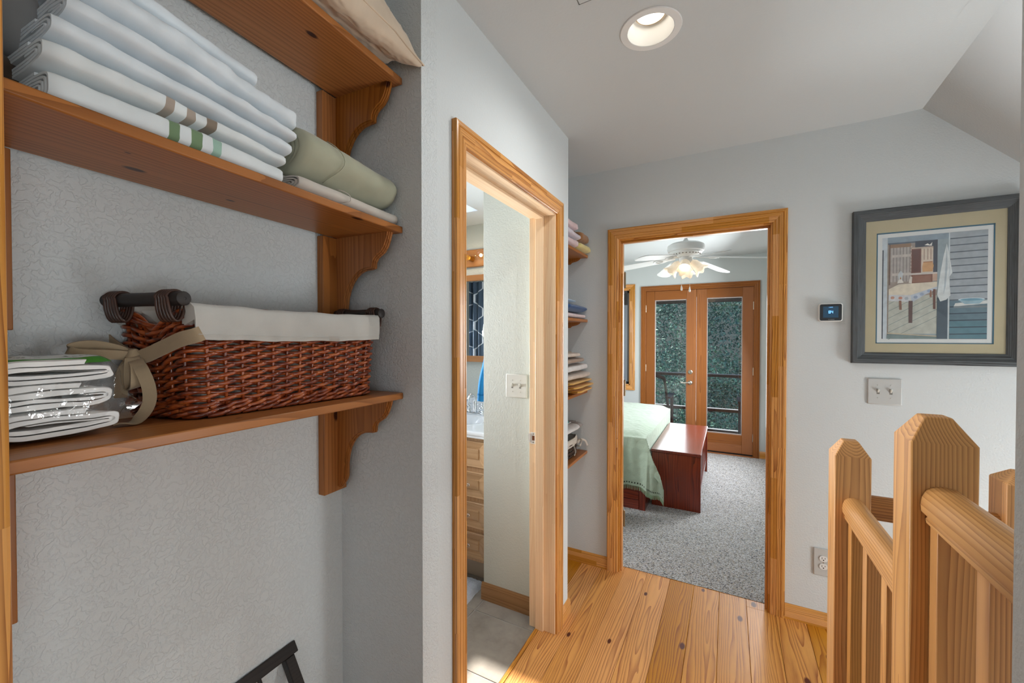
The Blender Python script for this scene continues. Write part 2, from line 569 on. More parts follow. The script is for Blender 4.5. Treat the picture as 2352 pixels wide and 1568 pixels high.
# flat ceiling with the hole of the recessed light, then the 45 degree slope
mb = MB()
LX, LY, LR = -0.236, 1.428, 0.074
ring = [(LX + LR * math.cos(2 * PI * k / 32), LY + LR * math.sin(2 * PI * k / 32)) for k in range(32)]
sq = []
for k in range(32):
    th = 2 * PI * k / 32
    c, s = math.cos(th), math.sin(th)
    q = .15 / max(abs(c), abs(s))
    sq.append((LX + q * c, LY + q * s))
for (z, flip) in ((ZC, False),):
    vs = [(x, y, z) for x, y in ring] + [(x, y, z) for x, y in sq]
    mb.add(vs, [(k, (k + 1) % 32, 32 + (k + 1) % 32, 32 + k) for k in range(32)])
x0, x1, y0, y1 = LX - .15, LX + .15, LY - .15, LY + .15
for a in ((-1.3, x0, -5.1, 2.6), (x0, x1, -5.1, y0), (x0, x1, y1, 2.6), (x1, .64, -5.1, 2.6)):
    mb.add([(a[0], a[2], ZC), (a[1], a[2], ZC), (a[1], a[3], ZC), (a[0], a[3], ZC)], [(0, 1, 2, 3)])
mb.add([(.64, -1.7, ZC), (.585, -1.7, ZC + .001), (.772, 2.6, ZC + .006), (.64, 2.6, ZC)], [(0, 1, 2, 3)])
struct(mb.build('ceiling', CEIL))
mb = MB()
mb.add([(.585, -1.7, ZC + .001), (.772, 2.6, ZC + .006), (2.45, 2.6, ZC + .006 - 1.678), (2.45, -1.7, ZC + .001 - 1.865)], [(0, 1, 2, 3)])
mb.add([(.585, -1.7, ZC + .1), (.772, 2.6, ZC + .1), (2.45, 2.6, ZC + .1 - 1.678), (2.45, -1.7, ZC + .1 - 1.865)], [(3, 2, 1, 0)])
struct(mb.build('ceiling_slope', CEIL))

# hall floor: wide pine planks running down the hall
fl = struct(bx('floor', -0.836, 2.35, -5.0, 2.50, -.10, -.0195, DARK))
fl2 = None
edges = [-0.822 + .1308 * k for k in range(0, 10)]
for k in range(9):
    a, b = edges[k], edges[k + 1]
    mb = MB()
    if a > -.61 and b < .215:
        mb.box(a + .0005, b - .0005, -5.0, 2.583, -.0195, 0.0)
    else:
        mb.box(a + .0005, b - .0005, -5.0, 2.5065, -.0195, 0.0)
        e0, e1 = max(a, -.606), min(b, .212)
        if e1 - e0 > .01:
            mb.box(e0, e1, 2.5064, 2.583, -.0195, 0.0)
    mb.build('plank', FLOORW, fl, bevel=.0012, seg=1)
for k in (-1, -2):
    a = -0.822 + .1308 * k
    MB().box(max(a, -1.07) + .0005, a + .1303, 2.009, 2.5065, -.0195, 0).build('plank', FLOORW, fl, bevel=.0012, seg=1)
bx('subfloor', -1.07, -.836, 2.009, 2.507, -.10, -.0195, DARK, fl)
for k in range(9, 24):
    a = -0.822 + .1308 * k
    MB().box(a + .0005, a + .1303, 1.655, 2.5065, -.0195, 0).build('plank', FLOORW, fl, bevel=.0012, seg=1)
# bevelled reducer strip between pine and bathroom tile
mb = MB().prism([(-.838, 0), (-.838, .004), (-.822, .004), (-.822, 0)], 1.05, 1.85, lambda a, b, d: (a, d, b))
mb.build('plank', FLOORW, fl)
struct(bx('stair_floor', .35, 2.35, .45, 1.6, -1.65, -1.6, FLOORW))
mb = MB()
for k in range(6):
    mb.box(.40 + .0, 2.35, 1.60 - .25 * (k + 1), 1.60 - .25 * k, -1.6, -.19 * (k + 1))
struct(mb.build('stair_treads', STAIRX))
struct(bx('stair_stringer', .334, .40, .452, 1.66, -1.6, -.0005, WALL))

# bedroom shell: carpet, walls, ceiling
CARPET = NT('carpet_loop')
v = CARPET.obj()
vor = CARPET.n('TexVoronoi', feature='F1'); CARPET.l(v, vor.inputs['Vector']); vor.inputs['Scale'].default_value = 185
sepc = CARPET.n('SeparateColor'); CARPET.l(vor.outputs['Color'], sepc.inputs[0])
cr = CARPET.ramp(sepc.outputs[0], [(0.0, lin('#63666e')), (.10, lin('#9a968f')), (.26, lin('#bdbec0')), (.52, lin('#d4d6d9')), (.78, lin('#cbc3b8')), (.9, lin('#e6e8ea'))], 'CONSTANT')
lowf = CARPET.noise(v, 2.5, 2).outputs[0]
CARPET.l(CARPET.mix(CARPET.math('MULTIPLY', lowf, .12), cr, lin('#a09a90')), CARPET.b.inputs['Base Color'])
CARPET.b.inputs['Roughness'].default_value = 1.0
CARPET.b.inputs['Specular IOR Level'].default_value = .05
CARPET.bump(CARPET.math('SUBTRACT', 1.0, vor.outputs['Distance']), .9, .006)
def carpet_fn(u, vv):
    x = -2.7 + 3.2 * u; y = 2.578 + 3.1 * vv
    return (x, y, .002 + .002 * nz(x * 9, y * 9))
mb = MB().grid(carpet_fn, 64, 62)
mb.box(-2.7, .5, 2.578, 5.678, -.06, -.002)
tag(struct(mb.build('floor_carpet', CARPET.mat, smooth=60)))
YB = 5.63
walls('wall_bedroom_far', BEDW, (-2.75, -1.95, YB, 5.76, 0, 2.5), (-1.95, -1.175, YB, 5.76, 2.085, 2.5), (-1.95, -1.175, YB, 5.76, 0, .785),
      (-1.175, -.985, YB, 5.76, 0, 2.5), (-.985, .28, YB, 5.76, 2.055, 2.5), (.28, .55, YB, 5.76, 0, 2.5))
walls('wall_bedroom_right', BEDW, (.43, .53, 2.6, 4.15, 0, 2.5), (.43, .53, 5.3, 5.64, 0, 2.5), (.43, .53, 4.15, 5.3, 0, .75), (.43, .53, 4.15, 5.3, 2.04, 2.5))
walls('wall_bedroom_left', BEDW, (-2.8, -2.7, 2.6, 5.76, 0, 2.5))
walls('wall_bedroom_near', BEDW, (-2.75, -1.188, 2.6, 2.66, 0, 2.5), (-1.188, -.606, 2.6, 2.604, 0, 2.5), (.212, .45, 2.6, 2.604, 0, 2.5))
struct(bx('ceiling_bedroom', -2.8, .55, 2.55, 5.76, 2.43, 2.53, CEIL))

# bathroom shell
ZB = 2.285
walls('wall_bath_far', BWALL, (-2.95, -1.188, 2.58, 2.6, 0, 2.4), (-1.19, -1.1875, 1.906, 2.58, 0, 2.4))
walls('wall_bath_left', BWALL, (-3.0, -2.9, .3, 2.6, 0, 2.4))
walls('wall_bath_near', BWALL, (-2.95, -1.3, .3, .4, 0, 2.4), (-1.31, -1.3, .4, .932, 0, 2.4), (-1.3, -.868, .932, .94, 0, 2.4))
walls('wall_bath_partition', BWALL, (-1.187, -.868, 1.9035, 1.9065, 0, 2.4), (-.8745, -.868, .94, 1.052, 0, 2.4), (-.8745, -.868, 1.848, 1.905, 0, 2.4), (-.8745, -.868, 1.05, 1.85, 2.05, 2.4))
mb = MB()
hx0, hx1, hy0, hy1 = -2.1, -1.475, 1.15, 2.293
for a in ((-3, hx0, .3, 2.6), (hx0, hx1, .3, hy0), (hx0, hx1, hy1, 2.6), (hx1, -.868, .3, 2.0), (hx1, -1.188, 2.0, 2.6)):
    mb.box(a[0], a[1], a[2], a[3], ZB, ZB + .02)
mb.box(hx0 - .02, hx0, hy0, hy1, ZB + .02, ZB + .38); mb.box(hx1, hx1 + .02, hy0, hy1, ZB + .02, ZB + .38)
mb.box(hx0, hx1, hy0 - .02, hy0, ZB + .02, ZB + .38); mb.box(hx0, hx1, hy1, hy1 + .02, ZB + .02, ZB + .38)
struct(mb.build('ceiling_bath', CEIL))
# slate-look tiles, joints recessed
TILE = NT('slate_tile')
v = TILE.vmath('ADD', TILE.obj(), TILE.vmath('MULTIPLY', TILE.n('CombineXYZ').outputs[0], (0, 0, 0)))
cmb = TILE.n('CombineXYZ'); TILE.l(TILE.math('MULTIPLY', TILE.rnd(), 40.0), cmb.inputs[0])
v = TILE.vmath('ADD', TILE.obj(), cmb.outputs[0])
n1 = TILE.noise(v, 7, 6, .65); n2 = TILE.noise(TILE.vmath('MULTIPLY', v, (1, 2.2, 1)), 14, 5, .6)
c1 = TILE.ramp(n1.outputs[0], [(.25, lin('#827a70')), (.5, lin('#a29a8f')), (.75, lin('#b3ab9e'))])
TILE.l(TILE.mix(TILE.math('MULTIPLY', n2.outputs[0], .45), c1, lin('#948c84')), TILE.b.inputs['Base Color'])
TILE.b.inputs['Roughness'].default_value = .45
TILE.bump(n2.outputs[0], .25, .003)
GROUT = plain('grout', (176, 172, 166), .9)
tf = struct(bx('floor_tile', -2.9, -.838, .4, 2.58, -.04, -.0035, GROUT))
tx = -.8385; P = .342
for i in range(7):
    xb = tx - P * i
    for j in range(-1, 7):
        yb = .43 + P * j
        a, b, c, d = max(xb - P + .0025, -2.9), xb - .0025, max(yb + .0025, .4), min(yb + P - .0025, 2.58)
        if b - a < .02 or d - c < .02 or a > b:
            continue
        MB().box(a, b, c, d, -.0035, -.0005).build('tile', TILE.mat, tf, bevel=.0015, seg=1)

# ------------------------------------------------------------------ casings, jambs, baseboards
def casing_profile():
    # (across from the inner edge outward, proud of the wall): small round, two grooves, thick back band
    return [(0, 0), (0, .008), (.003, .0105), (.010, .0115), (.012, .0095), (.014, .0115), (.024, .0135), (.026, .0115), (.028, .0140),
            (.046, .0165), (.048, .0140), (.050, .0175), (.060, .0185), (.064, .0175), (.0650, .0150), (.0650, 0)]

def casing_set(root, names, horiz, vert, inner, top, mapper, w=.065, matv=CASZ, math_=None):
    """mitred casing: mapper(a, z, proud) -> 3d; inner=(a0, a1)"""
    prof = casing_profile()
    a0, a1 = inner
    def leg(sign, a):
        mb = MB()
        n = len(prof)
        vs = [mapper(a + sign * p, 0.0, q) for p, q in prof] + [mapper(a + sign * p, top + p, q) for p, q in prof]
        fs = [tuple(range(n)), tuple(range(n, 2 * n))] + [(i, (i + 1) % n, n + (i + 1) % n, n + i) for i in range(n)]
        mb.add(vs, fs)
        return mb.build('casing', matv, root, smooth=30)
    leg(-1, a0); leg(1, a1)
    mb = MB()
    n = len(prof)
    vs = [mapper(a0 - p, top + p, q) for p, q in prof] + [mapper(a1 + p, top + p, q) for p, q in prof]
    fs = [tuple(range(n)), tuple(range(n, 2 * n))] + [(i, (i + 1) % n, n + (i + 1) % n, n + i) for i in range(n)]
    mb.add(vs, fs)
    mb.build('casing', math_, root, smooth=30)

# bathroom doorway (door_1): wall plane X = XL
d1 = empty('door_1', (XL, 1.45, 0), kind='structure')
J0, J1, JT = 1.073, 1.829, 2.032
casing_set(d1, None, None, None, (J0 - .006, J1 + .006), JT + .006, lambda a, z, q: (XL + q, a, z), matv=CASZ, math_=CASY)
bx('jamb', -.8745, XL + .001, J1, J1 + .02, 0, JT + .02, JAMZ, d1, .0015)
bx('jamb', -.8745, XL + .001, J0 - .02, J0, 0, JT + .02, JAMZ, d1, .0015)
bx('jamb', -.8745, XL + .001, J0, J1, JT, JT + .02, JAMY, d1, .0015)
bx('door_stop', -.838, -.795, J1 - .011, J1, 0, JT - .011, JAMZ, d1, .002)
bx('door_stop', -.838, -.795, J0, J0 + .011, 0, JT - .011, JAMZ, d1, .002)
bx('door_stop', -.838, -.795, J0, J1, JT - .011, JT, JAMY, d1, .002)
mb = MB()
zs = .945
for (a, b, c, d) in ((-.868, -.8405, zs - .0285, zs - .012), (-.868, -.8405, zs + .012, zs + .0285), (-.868, -.859, zs - .012, zs + .012), (-.845, -.8405, zs - .012, zs + .012)):
    mb.box(a, b, J1 - .0015, J1 + .0005, c, d)
mb.box(-.8775, -.868, J1 - .003, J1 - .0005, zs - .022, zs + .022)
sp = mb.build('strike_plate', plain('strike_metal', (236, 234, 230), .3, .15), d1)
sp['label'] = 'pale metal latch plate on the bathroom door jamb'
bx('latch_hole', -.859, -.845, J1 - .0004, J1 + .0003, zs - .012, zs + .012, plain('raw_hole', (120, 70, 38), .8), d1)
for dz in (-.0205, .0205):
    MB().lathe([(0, 0), (.0035, 0), (.0035, .001), (0, .0012)], (0, 0, 0), 12).build('screw', NICKEL, d1)
    o = bpy.data.objects[d1.children[-1].name] if d1.children else None
for o in [c for c in d1.children if c.name.startswith('screw')]:
    pass
_k = 0
for o in [c for c in bpy.data.objects if c.parent == d1 and c.name.startswith('screw')]:
    o.rotation_euler = (PI / 2, 0, 0)
    o.location = Vector((-.8525, J1 - .0018, zs + (-.0205, .0205)[_k])) - Vector(d1.location); _k += 1
o = None

# bedroom doorway (door_2): wall plane Y = YF
d2 = empty('door_2', (-.2, YF, 0), kind='structure')
K0, K1, KT = -.586, .190, 2.030
casing_set(d2, None, None, None, (K0 - .008, K1 + .008), KT + .008, lambda a, z, q: (a, YF - q, z), matv=CASZ, math_=CASX)
bx('jamb', K0 - .02, K0, YF - .001, 2.604, 0, KT + .02, CASZ, d2, .0015)
bx('jamb', K1, K1 + .02, YF - .001, 2.604, 0, KT + .02, CASZ, d2, .0015)
bx('jamb', K0, K1, YF - .001, 2.604, KT, KT + .02, CASX, d2, .0015)
bx('door_stop', K0, K0 + .011, 2.53, 2.565, 0, KT - .011, CASZ, d2, .002)
bx('door_stop', K1 - .011, K1, 2.53, 2.565, 0, KT - .011, CASZ, d2, .002)
bx('door_stop', K0, K1, 2.53, 2.565, KT - .011, KT, CASX, d2, .002)
# the open leaf, swung into the bedroom past square: six-panel, painted
leaf_piv = Vector((-.592, 2.612, 0))
leafM = Matrix.Translation(leaf_piv) @ Matrix.Rotation(math.radians(104), 4, 'Z')
mb = MB()
mb.box(.003, .765, -.001, .034, .012, 2.022, M=leafM)
lf = mb.build('door_leaf', plain('door_white_paint', (214, 210, 204), .4), d2, bevel=.002)
lf['label'] = 'white painted door leaf standing open'
for (a, b, c, d) in ((.11, .35, .2, .85), (.42, .66, .2, .85), (.11, .35, 1.0, 1.6), (.42, .66, 1.0, 1.6), (.11, .35, 1.7, 1.9), (.42, .66, 1.7, 1.9)):
    MB().box(a, b, -.006, .001, c, d, M=leafM).build('panel', WHITEM, lf, bevel=.004)
for zc in (.29, 1.12, 1.80):
    mb = MB()
    mb.box(K0 - .0005, K0 + .0025, 2.572, 2.604, zc - .045, zc + .045)
    mb.tube([(K0 + .006, 2.609, zc - .047), (K0 + .006, 2.609, zc + .047)], .0065, 10)
    mb.lathe([(.0065, 0), (.007, .003), (.003, .008), (0, .009)], (K0 + .006, 2.609, zc + .047), 10)
    mb.build('hinge', BRASS, d2, smooth=40)

def base_prof(h=.075, t=.013):
    return [(0, 0), (t, 0), (t, h * .74), (t * .8, h * .80), (t * .72, h * .9), (t * .35, h * .985), (0, h)]
def baseboard(name, p0, p1, nrm, mat, h=.075, t=.013):
    p0, p1, nrm = Vector(p0), Vector(p1), Vector(nrm)
    prof = base_prof(h, t)
    mb = MB()
    n = len(prof)
    vs = [p0 + nrm * a + Vector((0, 0, b)) for a, b in prof] + [p1 + nrm * a + Vector((0, 0, b)) for a, b in prof]
    mb.add(vs, [tuple(range(n)), tuple(range(n, 2 * n))] + [(i, (i + 1) % n, n + (i + 1) % n, n + i) for i in range(n)])
    return struct(mb.build(name, mat, smooth=35))
baseboard('baseboard_far_left', (-1.07, YF, 0), (-.658, YF, 0), (0, -1, 0), CASX)
baseboard('baseboard_far_right', (.264, YF, 0), (1.6, YF, 0), (0, -1, 0), CASX)
baseboard('baseboard_hall_corner', (XL, 1.901, 0), (XL, 2.020, 0), (1, 0, 0), CASY)
baseboard('baseboard_recess_side', (-1.07, 2.0085, 0), (XL, 2.0085, 0), (0, 1, 0), CASX)
baseboard('baseboard_recess_back', (-1.072, 2.02, 0), (-1.072, 2.5, 0), (1, 0, 0), CASY)
baseboard('baseboard_bath', (-1.198, 1.9033, 0), (-.8745, 1.9033, 0), (0, -1, 0), BASEX, .092, .014)
baseboard('baseboard_closet', (-1.0410, .845, 0), (-1.0042, .11, 0), (1, .05, 0), SHELY)
baseboard('baseboard_bedroom_far', (.33, YB, 0), (.43, YB, 0), (0, -1, 0), CASX, .085)
baseboard('baseboard_bedroom_right', (.43, 2.65, 0), (.43, 5.63, 0), (-1, 0, 0), CASY, .085)

# wooden trim board at the near edge of the linen closet opening
mb = MB()
pr = [(0, 0), (0, .017), (.004, .0195), (.030, .0195), (.034, .016), (.038, .0195), (.050, .0195), (.0535, .016), (.0545, .012), (.0545, 0)]
mb.prism(pr, 0, ZC, lambda a, b, d: (XL + b, .0855 + a, d))
struct(mb.build('trim_1', CASZ, smooth=30))
# ------------------------------------------------------------------ linen closet recess: shelves on scroll brackets and what lies on them
CO = Vector((-.799, .862, 0)); CA = Vector((.0511, -.9987, 0)); CB = Vector((-.9987, -.0511, 0))
def A(s, t, z):
    return CO + CA * s + CB * t + Vector((0, 0, z + .0085 * s))
BR = [(.020, 0), (.022, -.010), (.026, -.022), (.034, -.040), (.046, -.055), (.060, -.063), (.070, -.070), (.076, -.080), (.078, -.096), (.088, -.0985), (.104, -.0995),
      (.120, -.102), (.136, -.109), (.150, -.119), (.163, -.134), (.174, -.152), (.182, -.174), (.186, -.200), (.187, -.238), (.191, -.248), (.202, -.264), (.211, -.272), (.218, -.273)]
def offset_profile(pts, d):
    out = []
    for i, p in enumerate(pts):
        a = Vector(pts[max(i - 1, 0)]); b = Vector(pts[min(i + 1, len(pts) - 1)])
        t = (b - a).normalized()
        n = Vector((-t.y, t.x))          # towards the back of the bracket
        q = Vector(p) + n * -d if False else Vector(p) + Vector((t.y * -1, t.x)) * d
        out.append((min(max(q.x, pts[0][0]), pts[-1][0]), min(q.y, pts[0][1])))
    return out
def bracket_mesh(mapper, s0, s1, zu, prof, back):
    """scroll bracket: core plus two stepped layers, so its curved edge shows the routed beads"""
    mb = MB()
    w = s1 - s0
    for (a, b, d) in ((s0 + .36 * w, s1 - .36 * w, 0.0), (s0 + .18 * w, s1 - .18 * w, .0028), (s0, s1, .0065)):
        p = offset_profile(prof, d)
        poly = [(x, z) for x, z in p] + [(back, p[-1][1]), (back, 0)]
        mb.prism(poly, a, b, lambda t, z, s: mapper(s, t, zu + z))
    return mb
def wall_shelf(zu, label, s_r=.004, s_l=.742, depth=.218, wt=.2425):
    th = .018
    root = empty('wall_shelf', A(.35, .12, zu), label, 'shelf', 'pine shelves in the linen closet')
    mb = MB()
    mb.add([A(s, t, z) for z in (zu, zu + th) for t in (0, depth) for s in (s_r, s_l)], [(0, 2, 3, 1), (4, 5, 7, 6), (0, 1, 5, 4), (2, 6, 7, 3), (0, 4, 6, 2), (1, 3, 7, 5)])
    mb.build('board', SHELY, root, bevel=.0025)
    for (p0, p1, b0, b1) in ((.015, .037, .0035, .083), (s_l - .022, s_l - .001, s_l - .086, s_l - .0015)):
        bracket_mesh(A, p0, p1, zu, BR, depth).build('bracket', SHELZ, root, smooth=32)
        mb = MB()
        mb.add([A(s, t, z) for z in (zu - .281, zu - .0003) for t in (depth, wt) for s in (b0, b1)], [(0, 2, 3, 1), (4, 5, 7, 6), (0, 1, 5, 4), (2, 6, 7, 3), (0, 4, 6, 2), (1, 3, 7, 5)])
        mb.build('back_board', SHELZ, root, bevel=.0015)
    return root
Z1, Z2, Z3 = 2.143, 1.735, 1.2755
wall_shelf(Z1, 'pine shelf topmost in the linen closet, under the tan pillow')
wall_shelf(Z2, 'pine shelf carrying the pile of white folded sheets')
wall_shelf(Z3, 'pine shelf carrying the wicker basket and the plastic pack')

# ---- folded bed linen
WH1 = fabric('white_sheet', (222, 227, 228), strength=.12, weave=700)
WH2 = fabric('white_sheet_cool', (220, 227, 232), strength=.12, weave=700)
GRN = fabric('green_band', (118, 142, 108), strength=.12)
GRN2 = fabric('pale_green_band', (158, 190, 174), strength=.12)
TAN = fabric('taupe_band', (168, 155, 143), strength=.12)
TAN2 = fabric('dark_taupe_band', (138, 124, 110), strength=.12)
SAGE = fabric('sage_sheet', (172, 172, 150), strength=.12, weave=700)
BEIG = fabric('beige_sheet', (200, 192, 182), strength=.12, weave=700)
PILL = fabric('tan_pillowcase', (205, 186, 164), strength=.12, weave=700)
GREYB = fabric('grey_bundle', (150, 150, 150))

def sm(x):
    x = max(0.0, min(1.0, x))
    return x * x * (3 - 2 * x)

def folded(name, mats, s_rng, t_rng, zlo, zhi, loops=3, th=.004, ne=2.6, amp=.004, seed=0, ns=46, stripes=(), nth=30, parent=None, mapper=A, endr=.05, lean=0.0, sag=0.0, wrinkle=1.0, ash=2.2):
    """cloth folded over and over: a flattened coil in cross-section, run along s; zlo/zhi give the height at both ends"""
    s0, s1 = s_rng
    st = [s0 + (s1 - s0) * i / ns for i in range(ns + 1)]
    for (a, b, mi) in stripes:
        st += [a, b]
    st = sorted(set(round(x, 5) for x in st))
    mb = MB()
    n = int(nth * loops)
    K = n + 1
    def sgnp(x, e):
        return math.copysign(abs(x) ** e, x)
    e = 2.0 / ne
    vs = []
    for s in st:
        f = (s - s0) / (s1 - s0)
        lo = zlo[0] + (zlo[1] - zlo[0]) * f
        hi = zhi[0] + (zhi[1] - zhi[0]) * f
        lo += sag * math.sin(PI * f); hi += sag * math.sin(PI * f)
        t0 = t_rng[0] + .006 * nz(s * 7, seed, 3.1) * wrinkle
        t1 = t_rng[1]
        ed = min(f, 1 - f) * (s1 - s0)
        k0 = 1 - endr * (1 - math.sqrt(max(0.0, 1 - (1 - min(ed / .022, 1.0)) ** 2)))
        a0 = (t1 - t0) / 2 * k0; b0 = (hi - lo) / 2 * (1 - .9 * (1 - k0))
        tc = (t0 + t1) / 2; zc = (lo + hi) / 2
        for i in range(K):
            th_ = 2 * PI * i / nth + PI * .45
            sh = th * i / nth
            for q in (0, 1):
                a = a0 - ash * sh - q * th * .75
                b = max(b0 - sh - q * th * .75, .0012)
                ct, sn = -math.cos(th_), math.sin(th_)
                x = tc + a * sgnp(ct, e); z = zc + b * sgnp(sn, e)
                w_ = amp * (nz(s * 9 + seed, z * 26, x * 14) + .55 * nz(s * 26 + seed * 2, z * 60 + s * 30, x * 30)) * wrinkle
                out = Vector((ct, sn)); out.normalize()
                x += out.x * w_; z += out.y * w_ * .45
                z = max(z, lo - .001)
                vs.append(mapper(s, x + lean * (z - lo), z))
    m = len(st)
    fs, ms = [], []
    def mid(si):
        c = (st[si] + st[si + 1]) / 2
        for (a, b, mi) in stripes:
            if a <= c <= b:
                return mi
        return 0
    def ix(si, i, q):
        return (si * K + i) * 2 + q
    for si in range(m - 1):
        mi = mid(si)
        for i in range(K - 1):
            fs.append((ix(si, i, 0), ix(si, i + 1, 0), ix(si + 1, i + 1, 0), ix(si + 1, i, 0))); ms.append(mi)
            fs.append((ix(si, i, 1), ix(si + 1, i, 1), ix(si + 1, i + 1, 1), ix(si, i + 1, 1))); ms.append(mi)
        for i in (0, K - 1):
            fs.append((ix(si, i, 0), ix(si + 1, i, 0), ix(si + 1, i, 1), ix(si, i, 1))); ms.append(mi)
    for si in (0, m - 1):
        for i in range(K - 1):
            fs.append((ix(si, i, 0), ix(si, i, 1), ix(si, i + 1, 1), ix(si, i + 1, 0))); ms.append(0)
    n0 = len(mb.v)
    mb.v += vs
    mb.f += [list(f) for f in fs]; mb.m += ms
    return mb.build(name, mats, parent, smooth=50)

G_SH = 'white sheets piled on the middle closet shelf'
zt = Z2 + .0185
o = folded('folded_sheet', [WH1, GRN, GRN2], (.346, .672), (.006, .212), (zt, zt), (zt + .040, zt + .050), 4, .0045, 4.5, .005, 1, stripes=((.529, .543, 1), (.497, .513, 1), (.467, .481, 2)))
tag(o, 'white folded sheet with three green bands, lowest of the white pile', 'sheet', G_SH)
o = folded('folded_sheet', [WH1, TAN, TAN2], (.336, .676), (.010, .212), (zt + .0405, zt + .0505), (zt + .069, zt + .090), 3, .0045, 4.2, .0065, 5, stripes=((.533, .546, 1), (.502, .515, 1), (.470, .486, 2)))
tag(o, 'white folded sheet with three taupe bands', 'sheet', G_SH)
o = folded('folded_sheet', WH2, (.322, .668), (.012, .212), (zt + .0695, zt + .0905), (zt + .100, zt + .128), 3, .005, 3.8, .006, 9)
tag(o, 'plain white folded sheet lying right on the taupe-banded one', 'sheet', G_SH)
o = folded('folded_sheet', WH2, (.312, .652), (.010, .212), (zt + .1005, zt + .1285), (zt + .128, zt + .168), 3, .005, 3.6, .007, 14)
tag(o, 'plain white folded sheet with a wavy fold, second from the top of the pile', 'sheet', G_SH)
o = folded('folded_sheet', WH2, (.302, .640), (.014, .212), (zt + .1285, zt + .1685), (zt + .178, zt + .222), 3, .006, 3.4, .009, 21, endr=.10)
tag(o, 'puffy white folded sheet bulging out near the top of the pile', 'sheet', G_SH)
o = folded('folded_sheet', WH2, (.372, .630), (.050, .205), (zt + .192, zt + .2225), (zt + .226, zt + .262), 4, .0038, 3.6, .004, 27)
tag(o, 'thin white folded sheet on the very top of the pile, edges showing in layers', 'sheet', G_SH)
# the soft grey bundle behind the left end of the pile
mb = MB().ball((0, 0, 0), .034, .05, .055, 20, 12, .8, disp=lambda p: p * (1 + .12 * nz(p.x * 30, p.y * 22, p.z * 26)))
mb.v = [A(.667, .155, zt + .150) + Vector((p.y * .6, p.x * .85, p.z)) for p in mb.v]
tag(mb.build('cloth_bundle', GREYB, smooth=180), 'grey cloth bundle tucked behind the left end of the white sheets', 'cloth')
mb = MB().ball((0, 0, 0), .030, .05, .045, 20, 12, .8, disp=lambda p: p * (1 + .15 * nz(p.x * 35, p.y * 20 + 4, p.z * 30)))
mb.v = [A(.676, .160, zt + .0475) + Vector((p.y * .6, p.x * .8, p.z)) for p in mb.v]
tag(mb.build('cloth_bundle', fabric('brown_print', (92, 78, 66), var=.5), smooth=180), 'dark brown cloth bundle at the far left of the middle shelf', 'cloth')

o = folded('folded_sheet', SAGE, (.0055, .300), (.000, .200), (zt + .043, zt + .046), (zt + .148, zt + .166), 5, .0055, 2.05, .004, 33, endr=.16, nth=34)
tag(o, 'sage green sheet rolled up fat, lying on a thin beige sheet', 'sheet')
o2 = folded('folded_sheet', BEIG, (.006, .312), (.004, .200), (zt, zt), (zt + .042, zt + .044), 4, .0045, 3.0, .0025, 40)
tag(o2, 'beige folded sheet squeezed flat under the sage green roll', 'sheet')
# stitched hem seams on the two rolls: narrow raised welts
for (ob, rng, sx) in ((o, ((.000, .200), (zt + .0445, zt + .157)), .215), (o2, ((.004, .200), (zt, zt + .043)), .195)):
    (t0, t1), (lo, hi) = rng
    pth = []
    for k in range(14):
        a = PI * .72 + PI * .62 * k / 13
        ex = 2 / 2.05 if ob is o else 2 / 3.0
        pth.append(A(sx + .010 * math.cos(k * .5), (t0 + t1) / 2 + (t1 - t0) / 2 * 1.006 * math.copysign(abs(math.cos(a)) ** ex, math.cos(a)), (lo + hi) / 2 + (hi - lo) / 2 * 1.0 * math.copysign(abs(math.sin(a)) ** ex, math.sin(a))))
    MB().tube(pth, .0011, 6).build('hem_seam', SAGE if ob is o else BEIG, ob, smooth=180)

# pillow on the top shelf
PCX, PCY = .236, .072
def pill_pt(u, v, top):
    # u, v in -1..1 over the cushion's plan; ears at the corners, edges drawn in between them
    ex = 1 - .10 * (1 - u * u) * abs(v) ** 3; ey = 1 - .08 * (1 - v * v) * abs(u) ** 3
    x = .232 * u * ey; y = .145 * v * ex
    h = max(0.0, (1 - abs(u) ** 2.6) * (1 - abs(v) ** 2.6)) ** .55
    cr = .010 * nz(u * 3.2 + v * 2.4, v * 4.2, 2.0) + .007 * (abs(nz(u * 7 + v * 5, v * 8 - u * 3, 4.0)) * 2 - .5) + .0035 * (abs(nz(u * 17 + v * 13, v * 15, 6.0)) * 2 - .5)
    z = (.092 * h + cr * min(1, h * 3)) if top else (-.080 * h ** .8 + .4 * cr * min(1, h * 3))
    zz = .088 + z
    if y + PCY > .0:
        zz = max(zz, .0005)
    else:
        zz -= min(.05, -(y + PCY) * .75)
    zz -= .035 * max(0, -u - .55) * 1.5
    return A(PCX + x, PCY + y, Z1 + .0187 + max(zz, -.03))
mb = MB()
mb.grid(lambda a, b: pill_pt(2 * a - 1, 2 * b - 1, True), 80, 60)
mb.grid(lambda a, b: pill_pt(2 * a - 1, 2 * b - 1, False), 80, 60)
pw = mb.build('pillow', PILL, smooth=180, weld=True)
tag(pw, 'crumpled tan pillow overhanging the topmost closet shelf', 'pillow')
edge_ = [pill_pt(-1 + 2 * k / 40, -1, True) for k in range(40)] + [pill_pt(1, -1 + 2 * k / 30, True) for k in range(30)] + [pill_pt(1 - 2 * k / 40, 1, True) for k in range(40)] + [pill_pt(-1, 1 - 2 * k / 30, True) for k in range(30)]
MB().tube(edge_, .0026, 6, closed=True).build('piping', PILL, pw, smooth=180)

